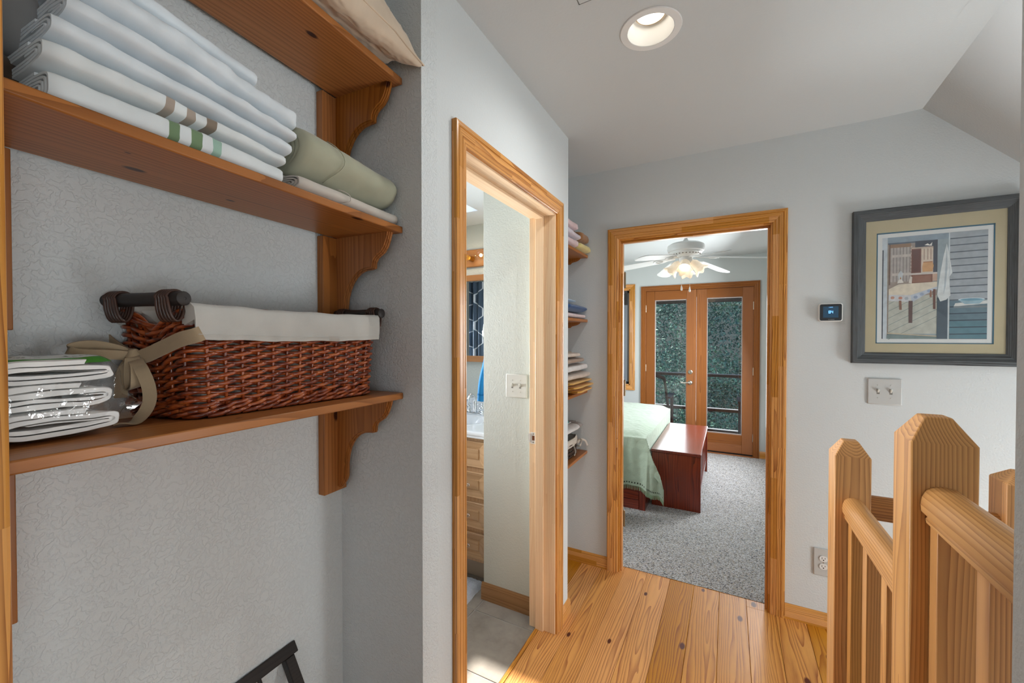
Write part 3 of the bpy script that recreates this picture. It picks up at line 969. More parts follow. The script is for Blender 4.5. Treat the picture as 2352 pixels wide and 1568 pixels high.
# ---- wicker basket with linen liner
WICK = NT('wicker')
vv = WICK.obj()
wn1 = WICK.noise(WICK.vmath('MULTIPLY', vv, (1, 1, 3.2)), 38, 3, .6)
WICK.l(WICK.ramp(wn1.outputs[0], [(.28, lin('#3a150a')), (.42, lin('#702b12')), (.56, lin('#a34c20')), (.75, lin('#c87238'))]), WICK.b.inputs['Base Color'])
WICK.b.inputs['Roughness'].default_value = .32
WICK.b.inputs['Coat Weight'].default_value = .5
WICK.b.inputs['Coat Roughness'].default_value = .2
WICKD = plain('wicker_dark', (70, 42, 30), .45, coat=.3, var=.3, vscale=60)
POLE = plain('handle_black', (44, 38, 36), .55, var=.3, vscale=50)
LINEN = fabric('linen_liner', (196, 194, 188), weave=1100, strength=.5, var=.05)
STRAP = fabric('linen_strap', (172, 152, 124), weave=1100, strength=.5, var=.06)
BF = A(.476, .080, 1.2937)
BU = Vector((.004, 1.0, 0)).normalized(); BV = Vector((-1.0, .004, 0)).normalized()
BL, BW, BH = .405, .150, .200
def BK(x, y, h):
    f = h / BH
    fl = .012 * f
    x2 = x + fl * (2 * x / BL - 1) - .27 * y * max(0, 1 - x / BL)
    y2 = y + .010 * f * (2 * y / BW - 1)
    return BF + BU * x2 + BV * y2 + Vector((0, 0, h - .0085 * x))
RC = .022
def perim(p):
    """p in 0..1 round the rounded rectangle, starting front-left going right; returns x, y, nx, ny"""
    segs = [('l', BL - 2 * RC), ('c', PI / 2 * RC), ('l', BW - 2 * RC), ('c', PI / 2 * RC), ('l', BL - 2 * RC), ('c', PI / 2 * RC), ('l', BW - 2 * RC), ('c', PI / 2 * RC)]
    tot = sum(x for _, x in segs)
    d = (p % 1.0) * tot
    starts = [(RC, 0, 1, 0), (BL - RC, 0, 1, 0), (BL, RC, 0, 1), (BL, BW - RC, 0, 1), (BL - RC, BW, -1, 0), (RC, BW, -1, 0), (0, BW - RC, 0, -1), (0, RC, 0, -1)]
    for (k, ln), (sx, sy, dx, dy) in zip(segs, starts):
        if d <= ln + 1e-9:
            if k == 'l':
                return sx + dx * d, sy + dy * d, dy, -dx
            a = d / RC
            cx, cy = sx - dy * RC, sy + dx * RC
            c, s = math.cos(a), math.sin(a)
            nx0, ny0 = dy, -dx
            nx = nx0 * c - ny0 * s; ny = nx0 * s + ny0 * c
            return cx + nx * RC, cy + ny * RC, nx, ny
        d -= ln
    return RC, 0, 0, -1
def rimh(x, y):
    e = min(x, BL - x)
    return BH - .034 * math.exp(-((y - BW / 2) / .040) ** 2) * (1 - sm(e / .05))
bas = empty('wicker_basket', BF + BU * .2 + BV * .07, 'reddish brown wicker basket with a grey linen liner', 'basket')
NS_ = 36
mbw, mbs = MB(), MB()
rows = 22
for r in range(rows):
    hf = .022 + (BH - .030) * (r + .5) / rows
    pts = []
    N = NS_ * 6
    for k in range(N):
        p = k / N
        x, y, nx, ny = perim(p)
        ph = PI * (p * NS_ + (r % 2))
        h = hf / BH * rimh(x, y)
        w_ = .0052 * math.cos(ph)
        h += .0022 * math.sin(ph) + .0006 * nz(k * .3, r)
        pts.append(BK(x + nx * w_, y + ny * w_, h))
    mbw.tube(pts, [.0043 + .0008 * nz(k * .11, r * 3.3) for k in range(N)], 6, closed=True)
# two coarse rows of waling near the foot
for r, hf in enumerate((.011, .0195)):
    for q in range(2):
        pts = []
        N = NS_ * 6
        for k in range(N):
            p = k / N
            x, y, nx, ny = perim(p)
            ph = PI * (p * NS_ + q)
            pts.append(BK(x + nx * .0055 * math.cos(ph), y + ny * .0055 * math.cos(ph), hf + .0042 * math.sin(ph)))
        mbw.tube(pts, .0042, 6, closed=True)
for k in range(NS_):
    x, y, nx, ny = perim(k / NS_)
    mbs.tube([BK(x, y, h) for h in (.002, .06, .12, rimh(x, y) + .002)], .0032, 6)
wv = mbw.build('weave', WICK.mat, bas, smooth=180); wv['kind'] = 'stuff'
wv = mbs.build('stakes', WICK.mat, bas, smooth=180); wv['kind'] = 'stuff'
mbb = MB()
for k in range(NS_):
    a = perim((k - .15) / NS_); b = perim((k + 1.15) / NS_); c = perim((k + .5) / NS_)
    mbb.tube([BK(a[0] + a[2] * .004, a[1] + a[3] * .004, .0045), BK(c[0] + c[2] * .008, c[1] + c[3] * .008, .0065), BK(b[0] + b[2] * .0065, b[1] + b[3] * .0065, .0125)], [.0036, .0042, .0036], 7)
for q in range(2):
    N = 180
    mbb.tube([BK(perim(k / N)[0] + perim(k / N)[2] * .004 * math.cos(k * .45 + q * PI), perim(k / N)[1] + perim(k / N)[3] * .004 * math.cos(k * .45 + q * PI), rimh(*perim(k / N)[:2]) + .001 + .0035 * math.sin(k * .45 + q * PI)) for k in range(N)], .0042, 6, closed=True)
wv = mbb.build('border', WICK.mat, bas, smooth=180); wv['kind'] = 'stuff'
# inner lining and bottom
mb = MB()
N = 60
def lin_fn(u, v):
    x, y, nx, ny = perim(u)
    return BK(x - nx * .017, y - ny * .017, .006 + (rimh(x, y) - .003) * v)
mb.grid(lin_fn, N, 6, cu=True)
mb.add([BK(perim(k / N)[0] - perim(k / N)[2] * .017, perim(k / N)[1] - perim(k / N)[3] * .017, .006) for k in range(N)], [tuple(range(N))])
mb.build('liner', LINEN, bas, smooth=60)
# cuff folded out over the front and back rims
def cuff(yside):
    mb = MB()
    prof = [(-.012, -.03), (-.0105, .006), (-.003, .0125), (.006, .0115), (.0125, .004), (.0150, -.018), (.0155, -.036), (.0158, -.053), (.0143, -.0535), (.014, -.036), (.0133, -.018)]
    M = 60
    vs = []
    for i in range(M + 1):
        x = -.004 + (BL + .004) * i / M
        for j, (n_, h) in enumerate(prof):
            y = 0 if yside == 0 else BW
            sgn = -1 if yside == 0 else 1
            wob = .0022 * nz(i * .21, j * .35, yside * 5) + (.002 * math.sin(i * .9) if j > 5 else 0) * .4
            hh = BH + h + (.003 * nz(i * .13, 2.0, yside) - .004 * math.sin(PI * i / M)) * (1 if j > 0 else 0)
            vs.append(BK(x, y + sgn * (n_ + wob), hh))
    J = len(prof)
    fs = [(i * J + j, i * J + (j + 1) % J, (i + 1) * J + (j + 1) % J, (i + 1) * J + j) for i in range(M) for j in range(J)]
    fs += [tuple(range(J)), tuple(range(M * J, M * J + J))]
    mb.add(vs, fs)
    o = mb.build('liner_cuff', LINEN, bas, smooth=60)
    if yside == 0:
        q = MB().tube([BK(-.002 + (BL) * i / 80, -.0171 - .0006 * (i % 2), BH - .044 - .004 * math.sin(PI * i / 80)) for i in range(81)], .0005, 5)
        q.build('hem_stitching', fabric('white_thread', (208, 206, 200)), o, smooth=180)
cuff(0); cuff(1)
# pole handles bound on with cane
for (xx, nm) in ((-.012, 0), (BL + .012, 1)):
    mb = MB()
    a = BK(xx, -.014, BH + .016) ; b = BK(xx, BW + .004, BH + .016)
    sx = (-.012 if nm == 0 else .012)
    a = BK(xx, -.008, BH + .018); b = BK(xx, BW + .004, BH + .018)
    d = (b - a).normalized()
    M = d.to_track_quat('Z', 'Y').to_matrix()
    L = (b - a).length
    mb.lathe([(0, 0), (.0020, 0.0004), (.0026, -.0002), (.010, .0), (.0125, .002), (.0128, .01), (.0122, L * .5), (.0128, L - .01), (.0122, L), (0, L)], a, 20, M)
    hd = mb.build('handle', POLE, bas, smooth=40)
    for yy in (.020, BW - .024):
        mbx = MB()
        for q in range(5):
            y0 = yy + (q - 2) * .0048
            c = BK(xx, y0, BH + .018)
            pts = []
            for k in range(26):
                th_ = 2 * PI * k / 26
                rr = .0145
                dz = math.sin(th_); dx = math.cos(th_)
                ext = 1.0 if dz > 0 else 2.7
                pts.append(c + BU * (dx * rr * (1 if dz > 0 else .85)) + Vector((0, 0, dz * rr * ext)) + BV * (.006 * (1 - dz) * (q - 2) * .25))
            mbx.tube(pts, .0027, 6, closed=True)
        mbx.build('cane_binding', WICKD, hd, smooth=180)
# strap round the left end, knotted in a bow
mb = MB()
kn = BK(-.024, .088, .116)
p1 = spline([BK(.004, -.0165, .158), BK(-.006, -.014, .153), BK(-.014, .004, .146), BK(-.017, .035, .132), BK(-.020, .07, .117), kn], 8)
ribbon_mesh(mb, p1, [.026] * (len(p1) - 8) + [.026 - .0018 * k for k in range(8)], Vector((0, 0, 1)))
p2 = spline([BK(.0, BW + .012, .158), BK(-.012, BW + .008, .148), BK(-.018, BW - .02, .132), kn], 8)
ribbon_mesh(mb, p2, .020, Vector((0, 0, 1)))
# loops
lp = spline([kn, kn + BU * -.020 + BV * .006 + Vector((0, 0, .013)), kn + BU * -.052 + BV * .012 + Vector((0, 0, .021)), kn + BU * -.078 + BV * .012 + Vector((0, 0, .015)), kn + BU * -.066 + BV * .004 + Vector((0, 0, .007)), kn + BU * -.026 + BV * -.002 + Vector((0, 0, .004)), kn], 8)
ribbon_mesh(mb, lp, .017, Vector((.35, .1, 1)))
lp = spline([kn, kn + BU * -.006 + BV * -.014 + Vector((0, 0, -.006)), kn + BU * -.010 + BV * -.020 + Vector((0, 0, -.040)), kn + BU * -.004 + BV * -.010 + Vector((0, 0, -.055)), kn + BU * -.006 + BV * -.034 + Vector((0, 0, -.048)), kn + BU * -.004 + BV * -.030 + Vector((0, 0, -.016)), kn], 8)
ribbon_mesh(mb, lp, .020, Vector((.1, 1, .3)))
tl = spline([kn + Vector((0, 0, -.004)), kn + BU * -.002 + BV * -.036 + Vector((0, 0, -.020)), kn + BU * .004 + BV * -.050 + Vector((0, 0, -.055)), kn + BU * .000 + BV * -.056 + Vector((0, 0, -.085)), kn + BU * -.016 + BV * -.052 + Vector((0, 0, -.108)), kn + BU * -.040 + BV * -.042 + Vector((0, 0, -.1105))], 9)
ribbon_mesh(mb, tl, .019, [Vector((.15, .9, .1)).lerp(Vector((.9, .5, .1)), i / (len(tl) - 1)) for i in range(len(tl))])
tl = spline([kn, kn + BU * -.008 + BV * .02 + Vector((0, 0, -.03)), kn + BU * -.010 + BV * .024 + Vector((0, 0, -.075))], 9)
ribbon_mesh(mb, tl, .018, Vector((.2, 1, .1)))
mb.ball(kn, .013, .011, .014, 14, 10, .8, disp=lambda p: p * (1 + .25 * nz(p.x * 120, p.y * 120, p.z * 120)))
bw = mb.build('tie_strap', STRAP, bas, smooth=50)
bw['label'] = 'tan linen strap tied in a bow'

# ---- clear plastic pack of white folded pads
BAGW = fabric('pad_white', (238, 237, 234), strength=.15, weave=500, var=.03)
bag = empty('plastic_pack', A(.64, .15, 1.2937), 'clear plastic pack of white folded pads with a green printed band', 'package')
for k, (z0, z1, s0, s1, lp) in enumerate(((.0030, .0455, .580, .715, 2.4), (.0420, .0820, .586, .717, 2.3), (.0790, .1175, .579, .712, 2.4))):
    o = folded('folded_pad', BAGW, (.0775, .220), (s0, s1), (1.2937 + z0, 1.2937 + z0), (1.2937 + z1, 1.2937 + z1 - .004), lp - .3, .0085, 4.2, .008, 71 + 6 * k, ns=40, parent=bag, mapper=lambda q, p, z: A(p, q, z), endr=.06, nth=36, ash=.42)
FILM = NT('clear_film')
tr = FILM.n('BsdfTransparent'); tr.inputs[0].default_value = (.97, .975, .98, 1)
gl = FILM.n('BsdfGlossy'); gl.inputs['Roughness'].default_value = .06
bp = FILM.n('Bump'); bp.inputs['Strength'].default_value = .7; bp.inputs['Distance'].default_value = .004
FILM.l(FILM.noise(FILM.obj(), 45, 3).outputs[0], bp.inputs['Height'])
FILM.l(bp.outputs[0], gl.inputs['Normal'])
mx = FILM.n('MixShader')
FILM.l(FILM.math('ADD', FILM.math('MULTIPLY', schlick(FILM, .04, bp.outputs[0]), .7), .05), mx.inputs[0]); FILM.l(tr.outputs[0], mx.inputs[1]); FILM.l(gl.outputs[0], mx.inputs[2])
FILM.l(mx.outputs[0], FILM.out.inputs[0])
def film_pt(th_, ph, k=1.0):
    e = .45
    def sp(x):
        return math.copysign(abs(x) ** e, x)
    x = .077 * sp(math.cos(ph)) * sp(math.cos(th_)); y = .078 * sp(math.cos(ph)) * sp(math.sin(th_)); z = .0615 * math.copysign(abs(math.sin(ph)) ** .6, math.sin(ph))
    n_ = .003 * nz(x * 26, y * 26, z * 40) + .0015 * nz(x * 70, y * 70, z * 60)
    l = Vector((x, y, z)); l = l * (1 + n_ / .07) * k
    if l.x < -.066:
        f = (-l.x - .066) / .012
        l.x -= .020 * f * max(0, 1 - abs(l.y + .045) / .05) * max(0, 1 - abs(l.z + .015) / .04)
    return A(.648 + l.x, .150 + l.y, 1.2945 + .0605 + max(l.z, -.0603))
mb = MB().grid(lambda u, v: film_pt(2 * PI * u, -PI / 2 + PI * v), 72, 36, cu=True)
mb.add([A(.570, .105, 1.352), A(.570, .085, 1.322), A(.549, .088, 1.336), A(.570, .125, 1.335)], [(0, 1, 2), (0, 2, 3), (1, 3, 2)])
mb.build('film', FILM.mat, bag, smooth=180)
GREENP = plain('green_print', (62, 128, 48), .3, coat=.5, var=.15, vscale=40)
PAPERP = plain('label_print', (196, 200, 196), .4, coat=.4)
INKP = plain('grey_ink', (92, 98, 96), .5)
def film_strip(name, mat, ph0, ph1, th0, th1, k=1.006):
    mb = MB().grid(lambda u, v: film_pt(th0 + (th1 - th0) * u, ph0 + (ph1 - ph0) * v, k), 40, 6)
    return mb.build(name, mat, bag, smooth=180)
film_strip('green_band', GREENP, math.radians(44), math.radians(60), math.radians(-160), math.radians(-20), 1.006)
film_strip('printed_label', PAPERP, math.radians(61), math.radians(78), math.radians(-160), math.radians(-20), 1.006)
mb = MB()
for k in range(15):
    t_ = math.radians(-138 + 6.4 * k)
    for q in range(random.choice((1, 2, 2))):
        p0 = math.radians(66 + q * 2.2); p1 = p0 + math.radians(random.choice((1.2, 1.7)))
        t1 = t_ + math.radians(random.choice((1.6, 4.2)))
        mb.add([film_pt(t_, p0, 1.009), film_pt(t1, p0, 1.009), film_pt(t1, p1, 1.009), film_pt(t_, p1, 1.009)], [(0, 1, 2, 3)])
mb.build('print_marks', INKP, bag)['kind'] = 'stuff'

# ---- dark slatted rack leaning in the bottom of the closet
rk = empty('leaning_rack', A(.25, .12, 0), 'dark wooden rack with thin spindles leaning on the closet back wall', 'rack')
ln = .62
def RK(s, h, d):
    """h: distance up the leaning frame from the floor, d: thickness outwards"""
    t = .236 - ln * (.628 - h) * .86 - d * .85
    return A(s, t, h * .86 + d * .5 + .045)
def rk_bar(name, s0, s1, h0, h1, d0, d1, bev=.002):
    mb = MB().add([RK(s, h, d) for d in (d0, d1) for h in (h0, h1) for s in (s0, s1)], [(0, 2, 3, 1), (4, 5, 7, 6), (0, 1, 5, 4), (2, 6, 7, 3), (0, 4, 6, 2), (1, 3, 7, 5)])
    return mb.build(name, BLACKW, rk, bevel=bev)
rk_bar('top_rail', .165, .62, .640, .668, -.002, .024)
rk_bar('side_post', .176, .202, -.03, .640, .0, .022)
rk_bar('side_post', .585, .611, -.03, .640, .0, .022)
rk_bar('bottom_rail', .202, .585, .06, .085, .004, .018)
for k in range(5):
    s = .202 + .383 * (k + 1) / 6
    MB().tube([RK(s, .08, .011), RK(s, .644, .011)], .0048, 10).build('spindle', BLACKW, rk, smooth=60)
# ------------------------------------------------------------------ hall fittings
def M_ax(axis_to):
    return Vector(axis_to).to_track_quat('Z', 'Y').to_matrix()

BULB = NT('lamp_lens')
BULB.b.inputs['Base Color'].default_value = (1, 1, 1, 1)
BULB.b.inputs['Emission Color'].default_value = (1.0, .93, .82, 1)
BULB.b.inputs['Emission Strength'].default_value = 4.5
rl = empty('recessed_light', (LX, LY, ZC), 'white recessed ceiling light, lit, in the hall ceiling', 'light')
MB().lathe([(.0745, .0005), (.0750, -.004), (.0965, -.0035), (.0985, -.0005)], (LX, LY, ZC), 48, caps=False).build('trim_ring', WHITE, rl, smooth=40)
MB().lathe([(.0740, -.003), (.0735, .002), (.067, .028), (.057, .056), (.053, .070), (.0, .070)], (LX, LY, ZC), 48, caps=False).build('baffle', WHITEM, rl, smooth=40)
lens = MB().lathe([(.0, .0495), (.026, .0500), (.040, .0520), (.0445, .055), (.045, .062)], (LX, LY, ZC), 40, caps=False).build('lamp_lens', BULB.mat, rl, smooth=180)
MB().lathe([(.0455, .0505), (.050, .0510), (.052, .062)], (LX, LY, ZC), 40, caps=False).build('lamp_rim', plain('lamp_rim', (205, 185, 160), .4), rl, smooth=60)

spot = lamp('recessed_lamp', 'SPOT', (LX, LY, ZC - .006), (LX, LY, 0), 13.5, (1.0, .985, .96))
spot.data.spot_size = math.radians(172)
spot.data.spot_blend = 1.0
spot.data.shadow_soft_size = .008

# flush ceiling register at the top of the frame
vt = empty('ceiling_hatch', (-.31, 1.10, ZC), 'flush white ceiling panel with a thin dark joint, by the left wall', 'panel')
mb = MB()
for (a, b, c, d) in ((-.414, -.2, 1.216, 1.2185), (-.414, -.2, .98, .9825), (-.414, -.4115, .98, 1.2185), (-.2025, -.2, .98, 1.2185)):
    mb.box(a, b, c, d, ZC - .0006, ZC + .001)
mb.build('joint', plain('joint_grey', (110, 112, 110), .8), vt)
bx('panel', -.4113, -.2027, .9827, 1.2158, ZC - .0012, ZC + .001, CEIL, vt, .0006)

def toggle_switch(name, label, cx, cz, y, mat, gang=2, w=.122, h=.122):
    """plate on a wall facing -Y"""
    r = empty(name, (cx, y, cz), label, 'light switch')
    MB().box(cx - w / 2, cx + w / 2, y - .0065, y + .001, cz - h / 2, cz + h / 2).build('plate', mat, r, bevel=.004)
    for g in range(gang):
        gx = cx + (g - (gang - 1) / 2) * .046
        bx('slot', gx - .0053, gx + .0053, y - .0068, y - .0060, cz - .0125, cz + .0125, plain('slot_shadow', (120, 118, 112), .7), r)
        mb = MB()
        up = 1
        mb.add([(gx - .004, y - .006, cz - .006), (gx + .004, y - .006, cz - .006), (gx + .004, y - .006, cz + .010), (gx - .004, y - .006, cz + .010),
                (gx - .0034, y - .017, cz + .006), (gx + .0034, y - .017, cz + .006), (gx + .0034, y - .0155, cz + .0135), (gx - .0034, y - .0155, cz + .0135)],
               [(0, 1, 2, 3), (4, 5, 6, 7), (0, 1, 5, 4), (1, 2, 6, 5), (2, 3, 7, 6), (3, 0, 4, 7)])
        mb.build('toggle', IVORY, r, bevel=.0012)
        for dz in (-.030, .030):
            MB().lathe([(.0, -.0002), (.0030, 0), (.0026, .0012), (0, .0014)], (gx, y - .0064, cz + dz), 12, M_ax((0, -1, 0))).build('screw', mat, r, smooth=60)
    return r
toggle_switch('light_switch', 'grey double light switch on the hall wall under the framed picture', .6465, 1.1905, YF, GREYPL, w=.124, h=.122)
toggle_switch('light_switch', 'ivory double light switch on the bathroom partition wall', -.984, 1.189, 1.9032, IVORY, w=.124, h=.124)

# duplex outlet beside the doorway, low on the wall
ol = empty('wall_outlet', (.424, YF, .325), 'grey double power outlet low on the hall wall behind the stair post', 'outlet')
MB().box(.383, .463, YF - .006, YF + .001, .257, .393).build('plate', GREYPL, ol, bevel=.003)
for zc in (.3055, .3445):
    MB().prism([(.0165 * math.copysign(abs(math.cos(a)) ** .75, math.cos(a)), .0140 * math.copysign(abs(math.sin(a)) ** .75, math.sin(a))) for a in [2 * PI * k / 28 for k in range(28)]], YF - .0085, YF - .005, lambda a, b, d: (.423 + a, d, zc + b)).build('receptacle', WHITE, ol, smooth=40)
    mb = MB()
    mb.box(.423 - .0072, .423 - .0052, YF - .0089, YF - .0083, zc - .001, zc + .0065)
    mb.box(.423 + .0052, .423 + .0072, YF - .0089, YF - .0083, zc - .0002, zc + .0062)
    mb.lathe([(0, 0), (.0028, 0), (.0028, .0005), (0, .0006)], (.423, YF - .0083, zc - .0062), 10, M_ax((0, -1, 0)))
    mb.build('slots', DARK, ol)
MB().lathe([(0, 0), (.0028, 0), (.0024, .001), (0, .0012)], (.423, YF - .006, .325), 10, M_ax((0, -1, 0))).build('screw', NICKEL, ol)

# thermostat
th = empty('thermostat', (.4375, YF, 1.565), 'white thermostat with a dark screen reading 84', 'thermostat')
tx0, tx1, tz0, tz1 = .392, .486, 1.522, 1.611
def rrect(cx, cz, w, h, r, n=6):
    out = []
    for (sx, sz, a0) in ((1, 1, 0), (-1, 1, 90), (-1, -1, 180), (1, -1, 270)):
        for k in range(n + 1):
            a = math.radians(a0 + 90 * k / n)
            out.append((cx + sx * (w / 2 - r) + r * math.cos(a), cz + sz * (h / 2 - r) + r * math.sin(a)))
    return out
cx, cz = (tx0 + tx1) / 2, (tz0 + tz1) / 2
MB().prism(rrect(cx, cz, .094, .089, .011), YF - .022, YF + .001, lambda a, b, d: (a, d, b)).build('housing', WHITE, th, bevel=.0025)
MB().prism(rrect(cx, cz, .086, .080, .0075), YF - .0232, YF - .0215, lambda a, b, d: (a, d, b)).build('screen_bezel', plain('screen_black', (14, 18, 30), .12, coat=.6), th, smooth=40)
SCR = plain('screen_glow', (32, 62, 84), .15, emit=.35)
MB().box(cx - .030, cx + .030, YF - .0236, YF - .0230, cz - .026, cz + .029).build('display', SCR, th)
DIG = plain('digit_glow', (120, 190, 255), .4, emit=1.6)
def text(body, size, loc, mat, parent, name, align='CENTER', rot=(PI / 2, 0, 0), ext=.0002):
    cu = bpy.data.curves.new(name, 'FONT')
    cu.body = body; cu.size = size; cu.align_x = align; cu.align_y = 'CENTER'; cu.extrude = ext
    o = bpy.data.objects.new(name, cu)
    COL.objects.link(o)
    cu.materials.append(mat)
    o.parent = parent
    o.location = Vector(loc) - WORLD_LOC(parent)
    o.rotation_euler = rot
    bpy.context.view_layer.update()
    me = bpy.data.meshes.new_from_object(o.evaluated_get(bpy.context.evaluated_depsgraph_get()))
    loc_ = o.location.copy()
    bpy.data.objects.remove(o)
    o = bpy.data.objects.new(name, me)
    COL.objects.link(o)
    o.parent = parent; o.location = loc_; o.rotation_euler = rot
    o['kind'] = 'stuff'
    return o
# seven-segment reading
def seg_digit(x, z, w, h, segs, name):
    mb = MB(); t = .0016
    S = {'a': (x, x + w, z + h - t, z + h), 'd': (x, x + w, z, z + t), 'g': (x, x + w, z + h / 2 - t / 2, z + h / 2 + t / 2), 'f': (x, x + t, z + h / 2, z + h),
         'e': (x, x + t, z, z + h / 2), 'b': (x + w - t, x + w, z + h / 2, z + h), 'c': (x + w - t, x + w, z, z + h / 2)}
    for c in segs:
        a, b, c0, d0 = S[c]
        mb.box(a, b, YF - .0239, YF - .0235, c0, d0)
    return mb.build(name, DIG, th)
seg_digit(cx - .0085, cz - .005, .0080, .0130, 'abcdefg', 'digit')
seg_digit(cx + .0015, cz - .005, .0075, .0130, 'bcfg', 'digit')
text('1:18 PM', .0048, (cx, YF - .0238, cz + .0245), DIG, th, 'clock_lettering')
text('Honeywell Home', .0034, (cx + .002, YF - .0234, cz - .0345), WHITEM, th, 'maker_lettering')

# ---- framed print
pf = empty('framed_picture', (.79, YF, 1.68), 'watercolour of a cabin porch and table in a weathered grey frame', 'picture')
px0, px1, pz0, pz1 = .521, 1.087, 1.322, 2.042
FW = .052
def frame_bar(p0, p1, inward, mat, nm='frame_side'):
    # profile across (0 outer .. FW inner) and depth out of the wall
    prof = [(0, 0), (0, .024), (.003, .027), (.020, .027), (.022, .021), (.026, .019), (.046, .013), (.050, .010), (FW, .008), (FW, 0)]
    p0, p1, iw = Vector(p0), Vector(p1), Vector(inward)
    al = (p1 - p0).normalized()
    mb = MB(); n = len(prof)
    vs = [p0 + (iw + al) * a + Vector((0, -1, 0)) * b for a, b in prof] + [p1 + (iw - al) * a + Vector((0, -1, 0)) * b for a, b in prof]
    mb.add(vs, [tuple(range(n)), tuple(range(n, 2 * n))] + [(i, (i + 1) % n, n + (i + 1) % n, n + i) for i in range(n)])
    return mb.build(nm, mat, pf, smooth=25)
y_ = YF - .001
frame_bar((px0, y_, pz1), (px1, y_, pz1), (0, 0, -1), BARNX)
frame_bar((px0, y_, pz0), (px1, y_, pz0), (0, 0, 1), BARNX)
frame_bar((px0, y_, pz0), (px0, y_, pz1), (1, 0, 0), BARNZ)
frame_bar((px1, y_, pz0), (px1, y_, pz1), (-1, 0, 0), BARNZ)
MATB = fabric('mat_board', (190, 180, 148), weave=500, strength=.25, var=.03, sheen=0)
mx0, mx1, mz0, mz1 = .612, 1.000, 1.416, 1.932
mb = MB()
for (a, b, c, d) in ((px0 + .04, px1 - .04, mz1, pz1 - .04), (px0 + .04, px1 - .04, pz0 + .04, mz0), (px0 + .04, mx0, mz0, mz1), (mx1, px1 - .04, mz0, mz1)):
    mb.box(a, b, YF - .0065, YF - .002, c, d)
mb.build('mat_board', MATB, pf)
TEAL = plain('mat_teal', (24, 92, 118), .6)
mb = MB()
for (a, b, c, d) in ((mx0, mx1, mz1 - .006, mz1), (mx0, mx1, mz0, mz0 + .004), (mx0, mx0 + .0045, mz0, mz1), (mx1 - .0045, mx1, mz0, mz1)):
    mb.box(a, b, YF - .0058, YF - .002, c, d)
mb.build('inner_mat', TEAL, pf)
bx('print_paper', mx0, mx1, YF - .0045, YF - .002, mz0, mz1, plain('print_paper', (222, 226, 226), .7), pf)
# the printed scene: coordinates 0..1 across the picture area, z up
ax0, ax1, az0, az1 = .633, .979, 1.438, 1.908
PC = {}
def pcol(rgb, var=.12, vscale=40):
    if rgb not in PC:
        PC[rgb] = plain('print_%02x%02x%02x' % rgb, rgb, .7, var=var, vscale=vscale)
    return PC[rgb]
plv = [0]
pprint = {}
def pp(poly, rgb):
    """one flat printed shape; later shapes lie a hair above earlier ones"""
    plv[0] += 1
    y = YF - .0046 - plv[0] * .000012
    mbq = pprint.setdefault(rgb, MB())
    mbq.add([(ax0 + (ax1 - ax0) * a, y, az0 + (az1 - az0) * b) for a, b in poly], [tuple(range(len(poly)))])
def pr(a, b, c, d, rgb):
    pp([(a, c), (b, c), (b, d), (a, d)], rgb)
pr(0, 1, 0, 1, (150, 165, 172))
pr(0, .055, 0, 1, (196, 208, 216)); pr(.003, .014, .0, .88, (40, 52, 66))
pr(.055, .07, 0, 1, (150, 140, 130))
pr(.055, .655, .945, 1, (140, 158, 172)); pr(.06, .66, .93, .945, (90, 104, 120))
pr(.07, .545, .05, .42, (186, 190, 180))
pr(.07, .545, .42, .93, (160, 148, 140))
for k in range(7):
    pp([(.07, .10 + .07 * k - .11), (.545, .26 + .07 * k - .05), (.545, .265 + .07 * k - .05), (.07, .105 + .07 * k - .11)], (128, 140, 142))
pr(.33, .545, .63, .945, (58, 66, 82))
for k in range(6):
    pr(.085 + .033 * k, .113 + .033 * k, .56, .895, (178, 172, 168)); pr(.113 + .033 * k, .118 + .033 * k, .56, .895, (112, 104, 104))
pr(.07, .085, .53, .93, (120, 100, 90)); pr(.10, .29, .80, .825, (196, 190, 184)); pr(.10, .29, .62, .645, (196, 190, 184))
for k in range(9):
    pp([(.285, .62 + .033 * k), (.305, .63 + .033 * k), (.285, .645 + .033 * k)], (196, 182, 172))
pr(.085, .29, .895, .93, (150, 122, 100))
pr(.295, .39, .635, .875, (116, 72, 62)); pr(.305, .38, .65, .86, (100, 60, 54)); pr(.39, .505, .635, .875, (214, 200, 184)); pr(.295, .505, .87, .885, (190, 172, 158))
for a in (.415, .45, .48):
    pr(a, a + .006, .76, .865, (140, 110, 92))
pp([(.42, .900), (.45, .915), (.47, .90), (.495, .925), (.49, .89)], (232, 230, 224))
pp([(.405, .645), (.50, .645), (.51, .70), (.50, .735), (.41, .735), (.40, .69)], (206, 160, 112)); pr(.41, .50, .733, .742, (170, 118, 76))
pr(.285, .545, .62, .637, (206, 200, 194)); pr(.295, .50, .54, .62, (132, 92, 78)); pr(.31, .485, .55, .61, (150, 108, 92)); pr(.50, .545, .555, .62, (196, 164, 144))
pp([(.27, .545), (.285, .61), (.305, .60), (.30, .54)], (222, 216, 208))
pp([(.07, .49), (.17, .535), (.545, .545), (.545, .48), (.29, .37), (.07, .38)], (222, 214, 196))
pp([(.07, .435), (.29, .425), (.29, .36), (.07, .375)], (206, 210, 214)); pp([(.29, .425), (.545, .50), (.545, .475), (.42, .42), (.30, .35)], (190, 200, 212))
for (a, b, c) in ((.11, .405, (196, 150, 130)), (.19, .40, (200, 140, 120)), (.25, .395, (170, 180, 190)), (.34, .405, (150, 165, 190)), (.40, .43, (160, 175, 200)), (.47, .46, (150, 168, 196))):
    pp([(a + .022 * math.cos(q * PI / 3), b + .016 * math.sin(q * PI / 3)) for q in range(6)], c)
